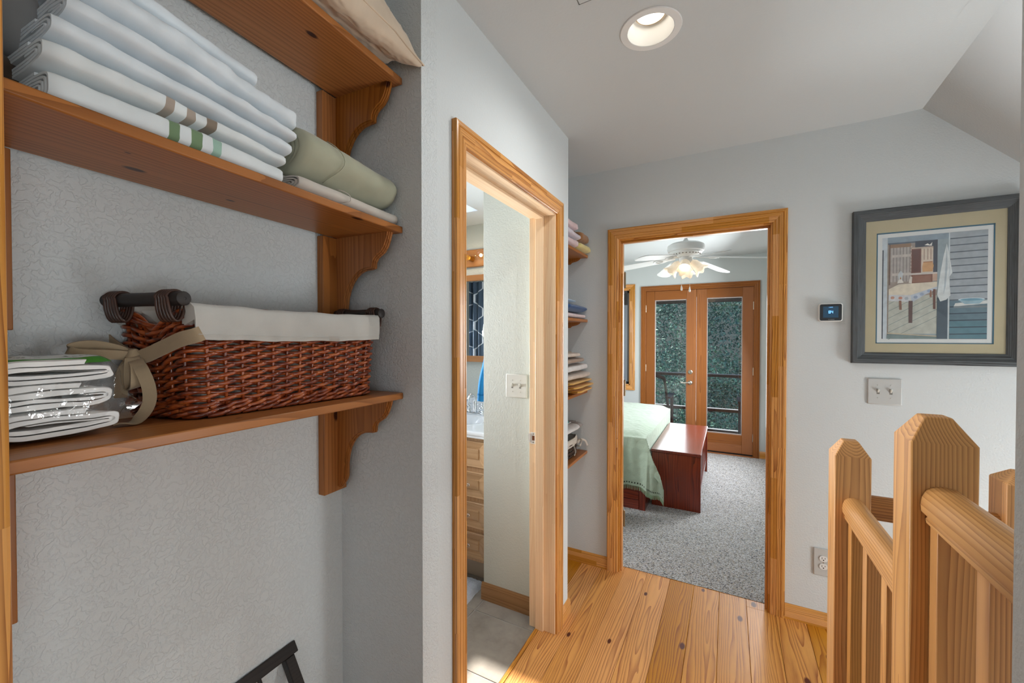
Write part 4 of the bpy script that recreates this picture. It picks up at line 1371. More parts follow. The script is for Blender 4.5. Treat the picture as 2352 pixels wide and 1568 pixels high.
pp([(.275, .155), (.31, .155), (.312, .37), (.272, .37)], (92, 66, 64)); pp([(.18, .285), (.205, .285), (.20, .375), (.175, .375)], (140, 100, 82)); pp([(.51, .285), (.533, .285), (.53, .475), (.507, .475)], (110, 74, 66)); pp([(.475, .40), (.495, .40), (.492, .465), (.478, .465)], (150, 110, 90))
pp([(.155, .545), (.22, .55), (.205, .58), (.17, .58)], (228, 226, 220)); pp([(.17, .58), (.205, .58), (.215, .64), (.19, .67), (.162, .63)], (200, 208, 212)); pp([(.18, .585), (.196, .585), (.19, .61)], (190, 140, 90))
pr(.545, .65, 0, .945, (150, 166, 174)); pr(.545, .645, 0, .395, (66, 84, 98)); pr(.648, .66, 0, 1, (206, 218, 222))
for k in range(16):
    zb = 1 - .064 * (k + 1)
    shade = (160, 170, 178) if zb > .33 else (96, 124, 138)
    if zb <= .14: shade = (86, 128, 142)
    pr(.662, 1, max(zb, 0), zb + .064, shade)
    pp([(.662, max(zb, 0)), (1, max(zb + .004, 0)), (1, max(zb + .014, .004)), (.662, max(zb + .010, .004))], (86, 98, 108) if zb > .33 else (44, 66, 82))
pp([(.63, .900), (.655, .79), (.685, .62), (.655, .585), (.67, .41), (.63, .37), (.575, .355), (.545, .42), (.575, .64), (.60, .78)], (214, 222, 224))
pp([(.63, .88), (.64, .70), (.625, .50), (.605, .42), (.615, .60)], (176, 190, 198)); pp([(.645, .78), (.665, .64), (.65, .56), (.655, .66)], (190, 202, 208))
pp([(.715, .335), (1, .355), (1, .325), (.70, .305)], (214, 218, 216)); pr(.70, 1, .290, .308, (120, 134, 140))
pp([(.86 + .12 * math.cos(2 * PI * q / 24), .365 + .017 * math.sin(2 * PI * q / 24)) for q in range(24)], (206, 222, 228)); pp([(.74, .365), (.98, .365), (.93, .325), (.80, .325)], (150, 186, 200)); pp([(.86 + .10 * math.cos(2 * PI * q / 24), .366 + .011 * math.sin(2 * PI * q / 24)) for q in range(24)], (110, 160, 184))
pp([(.06, .045), (.545, .02), (.545, .0), (.055, .0), (.055, .03)], (120, 140, 140)); pp([(.06, .05), (.545, .022), (.545, .03), (.06, .062)], (196, 186, 160))
for i, (rgb, mbq) in enumerate(pprint.items()):
    pass
first = None
allm = MB(); mats = []
for i, (rgb, mbq) in enumerate(pprint.items()):
    mats.append(pcol(rgb))
    allm.add(mbq.v, mbq.f, i)
allm.build('print', mats, pf)
bx('glazing', px0 + .045, px1 - .045, YF - .0078, YF - .0072, pz0 + .045, pz1 - .045, GLASS, pf)

# ---- stair railing: newel posts, handrails, balusters
rail = empty('stair_railing', (.34, 1.3, 0), 'pine stair railing with square posts, handrails and balusters', 'railing')
def newel(x0, y0, size, ztop, zbot=-.02, tip=.045, ins=.026):
    mb = MB()
    x1, y1 = x0 + size, y0 + size
    zs = [(0, zbot), (0, ztop), (ins, ztop + tip)]
    vs = []
    for d, z in zs:
        vs += [(x0 + d, y0 + d, z), (x1 - d, y0 + d, z), (x1 - d, y1 - d, z), (x0 + d, y1 - d, z)]
    fs = [(3, 2, 1, 0), (8, 9, 10, 11)]
    for k in range(2):
        for i in range(4):
            fs.append((4 * k + i, 4 * k + (i + 1) % 4, 4 * k + 4 + (i + 1) % 4, 4 * k + 4 + i))
    mb.add(vs, fs)
    return mb.build('newel_post', STAIRZ, rail, bevel=.0025)
newel(.2965, 1.000, .0895, 1.2565)
newel(.2965, 1.598, .0895, 1.076)
newel(.668, 1.598, .0895, 1.050, tip=.030, ins=.03)
HR = [(-.0275, 0), (-.0285, .012), (-.0270, .026), (-.0225, .038), (-.0140, .0455), (0, .0480)]
def handrail(p0, p1, ztop, mat, wide=.057):
    """loaf-topped rail over a narrower fillet strip"""
    prof = [(-.0215, -.0195), (-.0225, -.012), (-.0205, -.009), (-.0195, -.001)] + HR
    prof = prof + [(-a, b) for a, b in reversed(prof[:-1])]
    k = wide / .057
    p0, p1 = Vector(p0), Vector(p1)
    al = (p1 - p0).normalized(); sd = Vector((al.y, -al.x, 0))
    n = len(prof); mb = MB()
    vs = [p0 + sd * a * k + Vector((0, 0, ztop - .048 + b)) for a, b in prof] + [p1 + sd * a * k + Vector((0, 0, ztop - .048 + b)) for a, b in prof]
    mb.add(vs, [tuple(range(n)), tuple(range(n, 2 * n))] + [(i, (i + 1) % n, n + (i + 1) % n, n + i) for i in range(n)])
    return mb.build('handrail', mat, rail, smooth=50)
handrail((.3440, 1.0895, 0), (.3440, 1.598, 0), .951, STAIRY)
handrail((.3405, .452, 0), (.3405, 1.000, 0), 1.181, STAIRY, .062)
handrail((.386, 1.643, 0), (.668, 1.643, 0), .953, STAIRX)
def baluster(y0, ztop, x0=.3255, w=.043):
    mb = MB().box(x0, x0 + w, y0, y0 + .0345, -.02, ztop)
    return mb.build('baluster', STAIRZ, rail, bevel=.0015)
for k in range(4):
    baluster(1.5375 - .1525 * k, .900)
for k in range(4):
    if .9665 - .1595 * k > .46:
        baluster(.9665 - .1595 * k, 1.125, .3225, .052)
for k in range(1):
    MB().box(.53, .5645, 1.626, 1.6605, -.02, .887).build('baluster', STAIRZ, rail, bevel=.0015)

# ------------------------------------------------------------------ towel recess beyond the bathroom: four small shelves
def R2(s, t, z):
    """s from the far wall towards the viewer, t from the shelf front back to the wall"""
    return Vector((-.789 - t, YF - s, z))
def recess_shelf(zu, label, depth=.28):
    th = .018
    root = empty('wall_shelf', R2(.25, .14, zu), label, 'shelf', 'small shelves in the towel recess')
    bx('board', -.789 - depth, -.789, 2.010, YF - .0015, zu, zu + th, SHELY, root, .0025)
    k = .82
    for (a, b) in ((.012, .032), (.46, .48)):
        prof = [(t * 1.12 + .018, z * .36) for t, z in BR]
        bracket_mesh(R2, a, b, zu, prof, depth - .02).build('bracket', SHELZ, root, smooth=32)
    bx('back_board', -.789 - depth, -.789 - depth + .019, YF - .075, YF - .002, zu - .11, zu - .0003, SHELZ, root, .0015)
    return root
recess_shelf(1.944, 'small pine shelf topmost in the towel recess')
recess_shelf(1.538, 'small pine shelf under the blue towel roll')
recess_shelf(1.093, 'small pine shelf under the yellow towels')
recess_shelf(.706, 'small pine shelf low in the towel recess, under the dark basket')
def terry(name, col, var=.08):
    return fabric(name, col, weave=420, strength=.8, var=var, fuzz=.0012, sheen=.4)
PINK = terry('pink_terry', (222, 196, 198)); BROWN = terry('brown_terry', (156, 110, 70)); YEL = terry('pale_yellow_terry', (224, 208, 140)); LILAC = terry('lilac_terry', (214, 206, 216))
BLUE = terry('blue_terry', (40, 82, 134)); PALEB = terry('pale_blue_cloth', (170, 196, 220)); PINK2 = terry('blush_terry', (222, 204, 204))
CREAM = terry('cream_cloth', (206, 190, 176)); TAUP = terry('taupe_cloth', (160, 136, 118)); WHT = terry('white_terry', (224, 220, 218)); ORNG = terry('orange_terry', (230, 178, 84)); CORAL = terry('coral_terry', (200, 70, 80))
GT = 'towels in the recess beyond the bathroom'
def tw(label, mat, s, t, z0, z1, **k):
    o = folded('folded_towel', mat, s, t, (z0, z0), (z1, z1), k.pop('loops', 3), k.pop('th', .007), k.pop('ne', 3.8), k.pop('amp', .006), k.pop('seed', 0), ns=k.pop('ns', 18), mapper=R2, nth=22, endr=k.pop('endr', .12), **k)
    tag(o, label, 'towel', GT)
    return o
b0 = 1.9625
tw('pale yellow towel folded fat at the right end of the top recess shelf', YEL, (.006, .20), (-.042, .20), b0, b0 + .054, seed=3, loops=2.6, th=.010)
tw('brown towel folded on top of the pale yellow one', BROWN, (.014, .160), (-.030, .20), b0 + .0545, b0 + .128, seed=8, loops=3, th=.009)
tw('pink towel at the left of the top recess shelf', PINK, (.205, .44), (-.026, .20), b0, b0 + .052, seed=12, loops=3, th=.008)
tw('lilac towel folded over the pink one', LILAC, (.165, .44), (-.028, .20), b0 + .0525, b0 + .096, seed=15, loops=3, th=.008)
tw('narrow pink cloth topmost on the top recess shelf', PINK, (.218, .45), (-.024, .19), b0 + .0965, b0 + .150, seed=19, loops=3, th=.006)
b0 = 1.5565
tw('blush pink towel lying flat under the blue roll', PINK2, (.010, .40), (-.006, .20), b0, b0 + .037, seed=23, loops=2.6, th=.008)
tw('dark blue towel rolled up on the second recess shelf', BLUE, (.006, .36), (-.022, .19), b0 + .0375, b0 + .092, seed=26, loops=4, th=.009, ne=2.2)
tw('pale blue cloth folded on top of the blue roll', PALEB, (.19, .42), (.0, .18), b0 + .0925, b0 + .110, seed=29, loops=2, th=.004)
b0 = 1.1115
tw('yellow ribbed towel at the bottom of the third recess stack', ORNG, (.004, .26), (-.052, .19), b0, b0 + .030, seed=33, loops=1.6, th=.008, amp=.006)
tw('yellow ribbed towel in the middle of three', ORNG, (.006, .33), (-.058, .19), b0 + .0305, b0 + .058, seed=36, loops=1.6, th=.008, amp=.006)
tw('yellow ribbed towel just under the white ones', ORNG, (.010, .37), (-.046, .19), b0 + .0585, b0 + .084, seed=39, loops=1.6, th=.008, amp=.006)
tw('coral cloth showing at the left under the yellow towels', CORAL, (.30, .43), (.006, .17), b0, b0 + .030, seed=41, loops=2, th=.006)
tw('cream and white cloth with loose folds on the yellow towels', CREAM, (.012, .40), (-.036, .19), b0 + .0845, b0 + .126, seed=44, loops=3, th=.006, amp=.008)
tw('thick white towel in the third recess stack', WHT, (.018, .38), (-.030, .19), b0 + .1265, b0 + .180, seed=47, loops=2.6, th=.010, amp=.006)
tw('taupe cloth folded over the thick white towel', TAUP, (.09, .41), (-.022, .18), b0 + .1805, b0 + .214, seed=50, loops=3, th=.005, amp=.006)
tw('pale beige cloth topmost of the third recess stack', CREAM, (.17, .42), (-.020, .18), b0 + .2145, b0 + .248, seed=53, loops=3, th=.005, amp=.006)
# the dark basket on the lowest recess shelf, with its cloth and bits
b0 = .7245
bk2 = empty('small_basket', R2(.22, .14, b0), 'small dark wicker basket with a pale liner on the lowest recess shelf', 'basket')
mbw = MB()
def rr2(p):
    a = 2 * PI * p
    return .165 * math.copysign(abs(math.cos(a)) ** .4, math.cos(a)), .108 * math.copysign(abs(math.sin(a)) ** .4, math.sin(a))
for r in range(8):
    pts = []
    for k in range(96):
        x, y = rr2(k / 96)
        wv_ = .004 * math.cos(PI * (k / 96 * 32 + r % 2))
        l = math.hypot(x, y)
        pts.append(R2(.215 + x * (1 + wv_ / l) , .150 + y * (1 + wv_ / l) * 1.0, b0 + .006 + .0115 * r + .002 * math.sin(k * 2.1)))
    mbw.tube(pts, .0052, 6, closed=True)
for k in range(32):
    x, y = rr2(k / 32)
    mbw.tube([R2(.215 + x, .150 + y, b0 + .001), R2(.215 + x, .150 + y, b0 + .098)], .0034, 6)
wv = mbw.build('weave', plain('dark_wicker', (62, 44, 34), .5, coat=.2, var=.35, vscale=40), bk2, smooth=180); wv['kind'] = 'stuff'
LIN2 = fabric('pale_liner', (206, 198, 186), weave=700, strength=.4)
mb = MB()
def cuf(u, v):
    x, y = rr2(u)
    k = 1 + (.075 - .03 * abs(v - .45)) * (1 if v > .2 else .2) + .01 * nz(u * 30, v * 4)
    return R2(.215 + x * k, .150 + y * k, b0 + .108 - (.055 * max(v - .2, 0)) - .01 * nz(u * 17, 3))
mb.grid(cuf, 64, 6, cu=True)
mb.grid(lambda u, v: R2(.215 + rr2(u)[0] * .95, .150 + rr2(u)[1] * .95, b0 + .004 + .10 * v), 40, 3, cu=True)
mb.build('liner', LIN2, bk2, smooth=180)
mb = MB()
kn2 = R2(.05, .030, b0 + .080)
for pts in ([kn2, kn2 + Vector((.02, -.03, -.005)), kn2 + Vector((.012, -.05, -.03)), kn2 + Vector((-.01, -.03, -.03)), kn2], [kn2, kn2 + Vector((.022, .025, -.012)), kn2 + Vector((.034, .038, -.045))],
            [kn2, kn2 + Vector((-.02, -.06, -.02)), kn2 + Vector((-.03, -.16, -.03))], [kn2 + Vector((-.01, -.10, -.02)), kn2 + Vector((.016, -.14, -.045)), kn2 + Vector((.014, -.155, -.065))]):
    ribbon_mesh(mb, spline(pts, 8), .011, Vector((.3, .3, 1)))
mb.build('tie_strap', LIN2, bk2, smooth=60)
mb = MB().ball((0, 0, 0), .10, .075, .040, 24, 14, .8, disp=lambda p: p * (1 + .15 * nz(p.x * 22, p.y * 22, p.z * 22)))
mb.v = [R2(.25 + p.x, .15 + p.y, b0 + .108 + p.z) for p in mb.v]
tag(mb.build('folded_cloth', terry('plum_terry', (74, 60, 62)), smooth=180), 'dark plum cloth heaped in the small dark basket', 'cloth')
o = folded('folded_cloth', WHT, (.10, .40), (.000, .17), (b0 + .150, b0 + .150), (b0 + .196, b0 + .200), 3, .007, 2.2, .006, 61, ns=18, mapper=R2, nth=22, endr=.2)
tag(o, 'white folded cloth lying on top of the small dark basket', 'cloth')
o = folded('folded_cloth', terry('grey_terry', (160, 150, 144)), (.022, .096), (.010, .15), (b0 + .152, b0 + .150), (b0 + .188, b0 + .196), 3, .006, 2.2, .006, 66, ns=14, mapper=R2, nth=22, endr=.2)
tag(o, 'small grey folded cloth beside the white one on the dark basket', 'cloth')
mb = MB()
c0 = R2(.31, .045, b0 + .232)
TEALR = plain('teal_ribbon', (40, 150, 140), .5)
for q in range(6):
    a = q * 1.05
    ribbon_mesh(mb, spline([c0, c0 + Vector((.03 * math.cos(a) * .5, .03 * math.sin(a), .016)), c0 + Vector((.036 * math.cos(a + .3) * .6, .045 * math.sin(a + .3), -.006)), c0 + Vector((.010, .01 * q - .02, -.012))], 7), .012, Vector((.3, .2, 1)))
mb.ball(c0 + Vector((0, 0, -.018)), .022, .022, .017, 14, 8)
tag(mb.build('ribbon_bow', TEALR, smooth=60), 'teal ribbon bow on the white cloth in the towel recess', 'bow')
# ------------------------------------------------------------------ bathroom
PORC = plain('cultured_marble', (236, 240, 243), .15, coat=.6)
va = empty('vanity', (-1.85, 2.28, 0), 'pale maple bathroom vanity with raised-panel drawers', 'cabinet')
VX0, VX1 = -2.60, -1.192
mb = MB()
mb.box(VX0, VX1, 2.003, 2.579, .125, .75); mb.box(VX0, VX1, 2.003, 2.03, .75, .862); mb.box(VX0, VX1, 2.065, 2.579, 0, .125)
mb.build('cabinet_body', MAPZ, va, bevel=.001)
bx('toe_kick', VX0, VX1, 2.060, 2.0655, .0005, .125, plain('toe_kick', (186, 168, 148), .5), va)
def raised(x0, x1, z0, z1, name):
    """raised-panel front on Y = 2.003, facing the room"""
    yb, yf = 2.0035, 1.985
    rings = [(0, yb), (0, yf + .004), (.004, yf), (.008, yf + .0015), (.046, yf + .0105), (.0462, yf + .007), (.052, yf + .006)]
    mb = MB(); vs = []
    for d, y in rings:
        vs += [(x0 + d, y, z0 + d), (x1 - d, y, z0 + d), (x1 - d, y, z1 - d), (x0 + d, y, z1 - d)]
    fs = [(4 * (len(rings) - 1) + i for i in range(4))]
    fs = [tuple(4 * (len(rings) - 1) + i for i in range(4))]
    for k in range(len(rings) - 1):
        for i in range(4):
            fs.append((4 * k + i, 4 * k + (i + 1) % 4, 4 * k + 4 + (i + 1) % 4, 4 * k + 4 + i))
    mb.add(vs, fs)
    return mb.build(name, MAPX, va)
def pull(cx, z, parent, horiz=True):
    mb = MB()
    mb.tube(spline([(cx - .047, 1.984, z), (cx - .044, 1.966, z), (cx - .03, 1.957, z), (cx, 1.955, z), (cx + .03, 1.957, z), (cx + .044, 1.966, z), (cx + .047, 1.984, z)], 5), [.005 + .003 * abs(k / 15 - 1) ** 2 for k in range(31)], 10)
    for s in (-1, 1):
        mb.ball((cx + s * .047, 1.982, z), .0105, .004, .009, 12, 8)
    return mb.build('handle', CHROME, parent, smooth=180)
dx0, dx1 = -1.556, -1.234
for i, (z0, z1) in enumerate(((.684, .836), (.505, .656), (.326, .478), (.148, .299))):
    d = raised(dx0, dx1, z0, z1, 'drawer')
    if i:
        pull(-1.392, (z0 + z1) / 2 - .004, d)
for (a, b) in ((-1.99, -1.60), (-2.56, -2.03)):
    d = raised(a, b, .148, .836, 'door')
    pull((a + b) / 2, .76, d)
ct = empty('washbasin', (-1.85, 2.28, .862), 'white moulded vanity top with an oval basin', 'sink')
BX_, BY_ = -1.600, 2.215
def top_fn(u, v):
    x = VX0 + (VX1 - VX0) * u; y = 1.958 + (2.579 - 1.958) * v
    d = math.hypot((x - BX_) / .235, (y - BY_) / .165)
    z = .901
    if d < 1.0:
        z -= .125 * (1 - d * d) ** .6 * sm((1 - d) * 5)
    if d < 1.12 and d > .94: z += .002
    return (x, y, z)
mb = MB().grid(top_fn, 110, 54)
mb.build('basin_top', PORC, ct, smooth=60)
for (y, z0, z1) in ((1.952, .872, .901), (1.958, .862, .874)):
    pass
mb = MB().prism([(1.965, .8625), (1.957, .864), (1.955, .870), (1.958, .874), (1.953, .879), (1.951, .888), (1.953, .897), (1.960, .9012), (1.975, .9012), (1.975, .8625)], VX0, VX1, lambda a, b, d: (d, a, b))
mb.build('front_edge', PORC, ct, smooth=40)
bx('backsplash', VX0, VX1, 2.558, 2.5795, .900, .985, PORC, ct, .004)
fa = empty('faucet', (-1.575, 2.40, .901), 'chrome bathroom faucet with two cross handles', 'faucet')
FX, FY = -1.575, 2.405
MB().prism(rrect(FX, FY, .165, .058, .026, 8), .9015, .918, lambda a, b, d: (a, b, d)).build('base_plate', CHROME, fa, bevel=.004)
MB().tube(spline([(FX, FY, .915), (FX, FY, .97), (FX, FY - .004, 1.010), (FX, FY - .030, 1.040), (FX, FY - .062, 1.040), (FX, FY - .088, 1.018), (FX, FY - .096, .996)], 8), [.0155 - .004 * min(1, k / 20) for k in range(49)], 14).build('spout', CHROME, fa, smooth=180)
for s in (-1, 1):
    hx = FX + s * .056
    MB().lathe([(.0, .0), (.022, .0), (.020, .008), (.013, .014), (.016, .024), (.0175, .034), (.012, .044), (.006, .048), (.006, .054), (.009, .058), (.006, .064), (0, .066)], (hx, FY, .9165), 20).build('handle_stem', CHROME, fa, smooth=60)
    mb = MB()
    for q in range(2):
        a = .5 + q * PI / 2
        mb.tube([(hx - .024 * math.cos(a), FY - .024 * math.sin(a), .973), (hx + .024 * math.cos(a), FY + .024 * math.sin(a), .973)], .0042, 8)
        for e in (-1, 1):
            mb.ball((hx + e * .025 * math.cos(a), FY + e * .025 * math.sin(a), .973), .0062, n=10, m=6)
    mb.build('cross_handle', CHROME, fa, smooth=180)
MB().tube([(FX, FY + .016, .918), (FX, FY + .016, .985), (FX, FY + .016, .99)], [.003, .003, .006], 8).build('drain_lift', CHROME, fa, smooth=60)

# mirror and light bar
mr = empty('wall_mirror', (-1.85, 2.58, 1.58), 'oak framed mirror over the vanity', 'mirror')
MX0, MX1, MZ0, MZ1 = -2.35, -1.40, 1.258, 1.908
fwd = .045
for (a, b, c, d, m) in ((MX0, MX1, MZ1 - fwd, MZ1, OAKX), (MX0, MX1, MZ0, MZ0 + fwd, OAKX), (MX0, MX0 + fwd, MZ0 + fwd, MZ1 - fwd, OAKZ), (MX1 - fwd, MX1, MZ0 + fwd, MZ1 - fwd, OAKZ)):
    MB().box(a, b, 2.556, 2.5795, c, d).build('frame_side', m, mr, bevel=.004)
MIR = NT('mirror_silver'); MIR.b.inputs['Base Color'].default_value = (.90, .92, .93, 1); MIR.b.inputs['Metallic'].default_value = 1; MIR.b.inputs['Roughness'].default_value = .015
bx('mirror_glass', MX0 + .03, MX1 - .03, 2.566, 2.574, MZ0 + .03, MZ1 - .03, MIR.mat, mr)
lb = empty('vanity_light', (-1.85, 2.58, 2.03), 'oak light bar with clear globe bulbs above the bathroom mirror', 'light')
bx('back_plate', -2.22, -1.32, 2.556, 2.5795, 1.968, 2.098, OAKX, lb, .006)
BRS = plain('brass_socket', (190, 140, 60), .3, .8)
FIL = plain('filament_glow', (255, 226, 180), .5, emit=35)
for k in range(6):
    bxx = -1.411 - .142 * k
    Mb = M_ax((0, -1, 0))
    MB().lathe([(0, 0), (.022, 0), (.020, .006), (.0185, .05), (.0195, .056), (0, .056)], (bxx, 2.556, 2.028), 20, Mb).build('socket', BRS, lb, smooth=40)
    bu = MB().lathe([(.013, .050), (.0135, .062), (.020, .070), (.031, .082), (.0375, .098), (.039, .110), (.036, .126), (.026, .140), (.012, .147), (.0, .149)], (bxx, 2.556, 2.024), 24, Mb).build('bulb', glass_thin('bulb_glass', (255, 250, 240), 1.0) if k == 0 else bpy.data.materials['bulb_glass'], lb, smooth=180)
    MB().ball((bxx, 2.556 - .104, 2.024), .011, n=10, m=8).build('filament', FIL, bu, smooth=180)

# towel on its ring
TB = terry('azure_terry', (34, 128, 190))
rg = empty('towel_ring', (-1.19, 2.03, 1.49), 'chrome towel ring on the side wall of the vanity niche', 'towel ring')
MB().lathe([(0, 0), (.024, 0), (.022, .008), (.010, .012), (.009, .035), (0, .036)], (-1.1905, 2.03, 1.555), 18, M_ax((-1, 0, 0))).build('mount', CHROME, rg, smooth=40)
MB().tube([(-1.224, 2.03 + .078 * math.sin(2 * PI * k / 40), 1.475 + .078 * math.cos(2 * PI * k / 40)) for k in range(40)], .0042, 8, closed=True).build('ring', CHROME, rg, smooth=180)
def towel_fn(u, v):
    # u round the hanging loop of cloth, v downwards
    a = 2 * PI * u
    w_ = .040 + .055 * sm(v * 1.3) + .004 * math.sin(5 * a + v * 3)
    d = .012 + .026 * sm(v * 1.2) + .006 * math.sin(3 * a)
    z = 1.398 - .315 * v + .003 * math.sin(7 * a) * v
    return (-1.226 - .016 * v + d * math.cos(a) * 1.0, 2.03 + w_ * math.sin(a), z)
mb = MB().grid(towel_fn, 40, 26, cu=True)
mb.add([towel_fn(k / 40, 1.0) for k in range(40)], [tuple(range(40))]); mb.add([towel_fn(k / 40, 0.0) for k in range(40)], [tuple(range(40))])
t_ = mb.build('hand_towel', TB, smooth=70)
tag(t_, 'bright blue towel hanging from the ring beside the bathroom mirror', 'towel')
MB().grid(lambda u, v: Vector(towel_fn(u, .865 + .03 * v)) + (Vector(towel_fn(u, .865 + .03 * v)) - Vector((-1.24, 2.03, towel_fn(u, .865 + .03 * v)[2]))) * .03, 40, 2, cu=True).build('woven_band', fabric('azure_band', (24, 104, 164), weave=900), t_, smooth=180)

# fluffy bath mat
MATW = fabric('mat_pile', (206, 212, 222), weave=160, strength=1.0, var=.1, fuzz=.008)
def mat_fn(u, v):
    x = -1.88 + .645 * u + .006 * nz(v * 9, 1.0); y = 1.44 + .575 * v + .006 * nz(u * 9, 5.0)
    e = min(u, 1 - u, v, 1 - v)
    return (x + .03 * (v - .5) * -1, y, .0005 + .022 * sm(e / .03) * (1 + .25 * nz(x * 70, y * 70)) + .004 * nz(x * 24, y * 24))
mb = MB().grid(mat_fn, 100, 90)
tag(mb.build('bath_mat', MATW, smooth=180), 'fluffy pale blue-white bath mat on the tiles by the vanity', 'mat')

# shower curtain (seen in the mirror)
CUR = NT('trellis_print')
v = CUR.obj()
sx = CUR.n('SeparateXYZ'); CUR.l(v, sx.inputs[0])
uu = CUR.math('MULTIPLY', sx.outputs[0], 1 / .23); ww = CUR.math('MULTIPLY', sx.outputs[2], 1 / .31)
cs = CUR.math('COSINE', CUR.math('MULTIPLY', ww, 2 * PI))
cs = CUR.math('MINIMUM', CUR.math('MAXIMUM', CUR.math('MULTIPLY', cs, 1.5), -1.0), 1.0)
sq_ = CUR.math('MULTIPLY', CUR.math('SIGN', CUR.math('SINE', CUR.math('MULTIPLY', ww, 4 * PI))), .0)
half = CUR.math('ADD', .25, CUR.math('MULTIPLY', cs, .205))
fx = CUR.math('ABSOLUTE', CUR.math('SUBTRACT', CUR.math('FRACT', uu), .5))
dd = CUR.math('ABSOLUTE', CUR.math('SUBTRACT', fx, half))
band = CUR.math('LESS_THAN', dd, .036)
CUR.l(CUR.mix(band, lin('#46586a'), lin('#cfd6dc')), CUR.b.inputs['Base Color'])
CUR.b.inputs['Roughness'].default_value = .8
def cur_fn(u, v):
    x = -2.65 + 1.3 * u
    f = 1 - sm((u - .02) / .12)
    y = 1.20 + .012 * math.sin(x * 24) + .035 * f * math.sin(u * 130)
    return (x, y, .14 + 1.93 * v)
sc_ = MB().grid(cur_fn, 160, 12).build('shower_curtain', CUR.mat, smooth=180)
tag(sc_, 'slate shower curtain with a white trellis print, seen in the mirror', 'curtain')
rd = empty('curtain_rod', (-2.1, 1.2, 2.10), 'chrome shower curtain rod in the bathroom', 'rod')
MB().tube([(-2.8995, 1.2, 2.10), (-.8755, 1.2, 2.10)], .0125, 12).build('rod', CHROME, rd, smooth=60)
for k in range(12):
    x = -2.62 + .112 * k
    MB().tube([(x, 1.2 + .022 * math.cos(2 * PI * q / 16), 2.088 + .026 * math.sin(2 * PI * q / 16)) for q in range(16)], .002, 6, closed=True).build('curtain_ring', CHROME, rd, smooth=180)

# ------------------------------------------------------------------ bedroom
be = empty('bed', (-1.6, 4.27, 0), 'cherry platform bed with drawers under the green coverlet', 'bed')
BF0, BN0, BN1 = -.602, 3.49, 5.06
MB().box(-2.60, BF0, BN0 + .004, BN1, .0015, .25).build('platform', CHERX, be, bevel=.003)
for (a, b) in ((-2.55, -1.62), (-1.60, -.655)):
    MB().box(a, b, BN0 - .012, BN0 + .005, .085, .245).build('drawer', CHERX, be, bevel=.003)
bx('corner_post', -.650, BF0 + .002, BN0 - .012, BN0 + .02, .0015, .25, CHERZ, be, .002)
bx('plinth', -2.60, -.655, BN0 - .006, BN0 + .004, .0015, .080, CHERX, be, .002)
MB().box(-2.60, BF0 - .012, BN0 + .03, BN1 - .02, .25, .60).build('mattress', WHITEM, be, bevel=.05, seg=4)
MB().box(-2.69, -2.61, BN0 - .02, BN1 + .03, .0015, 1.05).build('headboard', CHERZ, be, bevel=.01)
CVR = NT('matelasse')
v = CVR.obj()
CVR.b.inputs['Base Color'].default_value = lin('#b3c4b0')
CVR.b.inputs['Roughness'].default_value = .9
CVR.b.inputs['Sheen Weight'].default_value = .35
CVR.b.inputs['Specular IOR Level'].default_value = .15
fv = CVR.n('TexVoronoi', feature='SMOOTH_F1'); CVR.l(CVR.vmath('ADD', v, CVR.vmath('MULTIPLY', CVR.noise(v, 9, 2).outputs[1], (.05, .05, .05))), fv.inputs['Vector']); fv.inputs['Scale'].default_value = 22
CVR.bump(CVR.math('ADD', fv.outputs['Distance'], CVR.math('MULTIPLY', CVR.noise(v, 130, 3).outputs[0], .35)), .9, .010)
TOPZ = .640
def cover(p, q):
    """p: along the bed, past 0 it hangs over the foot; q: across it, past 0 it hangs over the near side"""
    dp, dq = max(p, 0), max(q, 0)
    x = BF0 + min(p, 0); y = BN0 - min(q, 0)
    d = (dp ** 3 + dq ** 3) ** (1 / 3)
    rim = .035
    z = TOPZ - (max(0, d - .012))
    cr = min(dp, dq)
    # soft shoulder
    if p <= 0 and q <= 0:
        e = min(-p, -q)
        z -= .035 * (1 - sm(e / .14)) ** 2
        z += .006 * nz(x * 5, y * 5) + .004 * nz(x * 13, y * 11)
    else:
        z -= .035
    x += .006 * (1 if p > 0 else 0) + cr * .52
    y -= (.016 if q > 0 else 0) + cr * .30
    if q > 0:
        amp = .034 * (dq / .45) ** .8
        ph = (p if p < 0 else p * .8)
        y -= amp * (.9 + .7 * math.sin(ph * 27 + .8) + .35 * math.sin(ph * 61 + 1.0))
        x += amp * .35 * math.cos(ph * 27 + .8)
    return Vector((x, y, z))
def drop(p):
    return .425 + .016 * math.sin(p * 13)
PL, QL = 1.95, 1.57
def cov_fn(u, v):
    PF = .29
    p = -PL + (PL + PF) * u
    q0 = -QL + (QL) * (v / .66) if v < .66 else drop(p) * (v - .66) / .34
    return cover(p, q0)
mb = MB().grid(cov_fn, 150, 90)
cv = mb.build('coverlet', CVR.mat, smooth=180)
tag(cv, 'sage green coverlet with a fringed hem draped over the bed', 'bedspread')
mb = MB()
for k in range(330):
    p = -PL + (PL + .285) * (k + .5) / 330
    a = cover(p, drop(p)); b = cover(p, drop(p) + .034)
    o_ = Vector((0, -.002, 0)); ww_ = .0022
    j = Vector((.004 * nz(k * .7), .002 * nz(k * .9, 3), .006 * nz(k * .5, 7)))
    mb.add([a + Vector((-ww_, 0, 0)), a + Vector((ww_, 0, 0)), b + j + Vector((ww_ * .6, 0, 0)), b + j + Vector((-ww_ * .6, 0, 0)), a + o_, b + j + o_], [(0, 3, 5, 4), (4, 5, 2, 1), (0, 1, 2, 3)])
fg = mb.build('fringe', fabric('fringe_green', (158, 184, 152)), cv); fg['kind'] = 'stuff'
mb = MB()
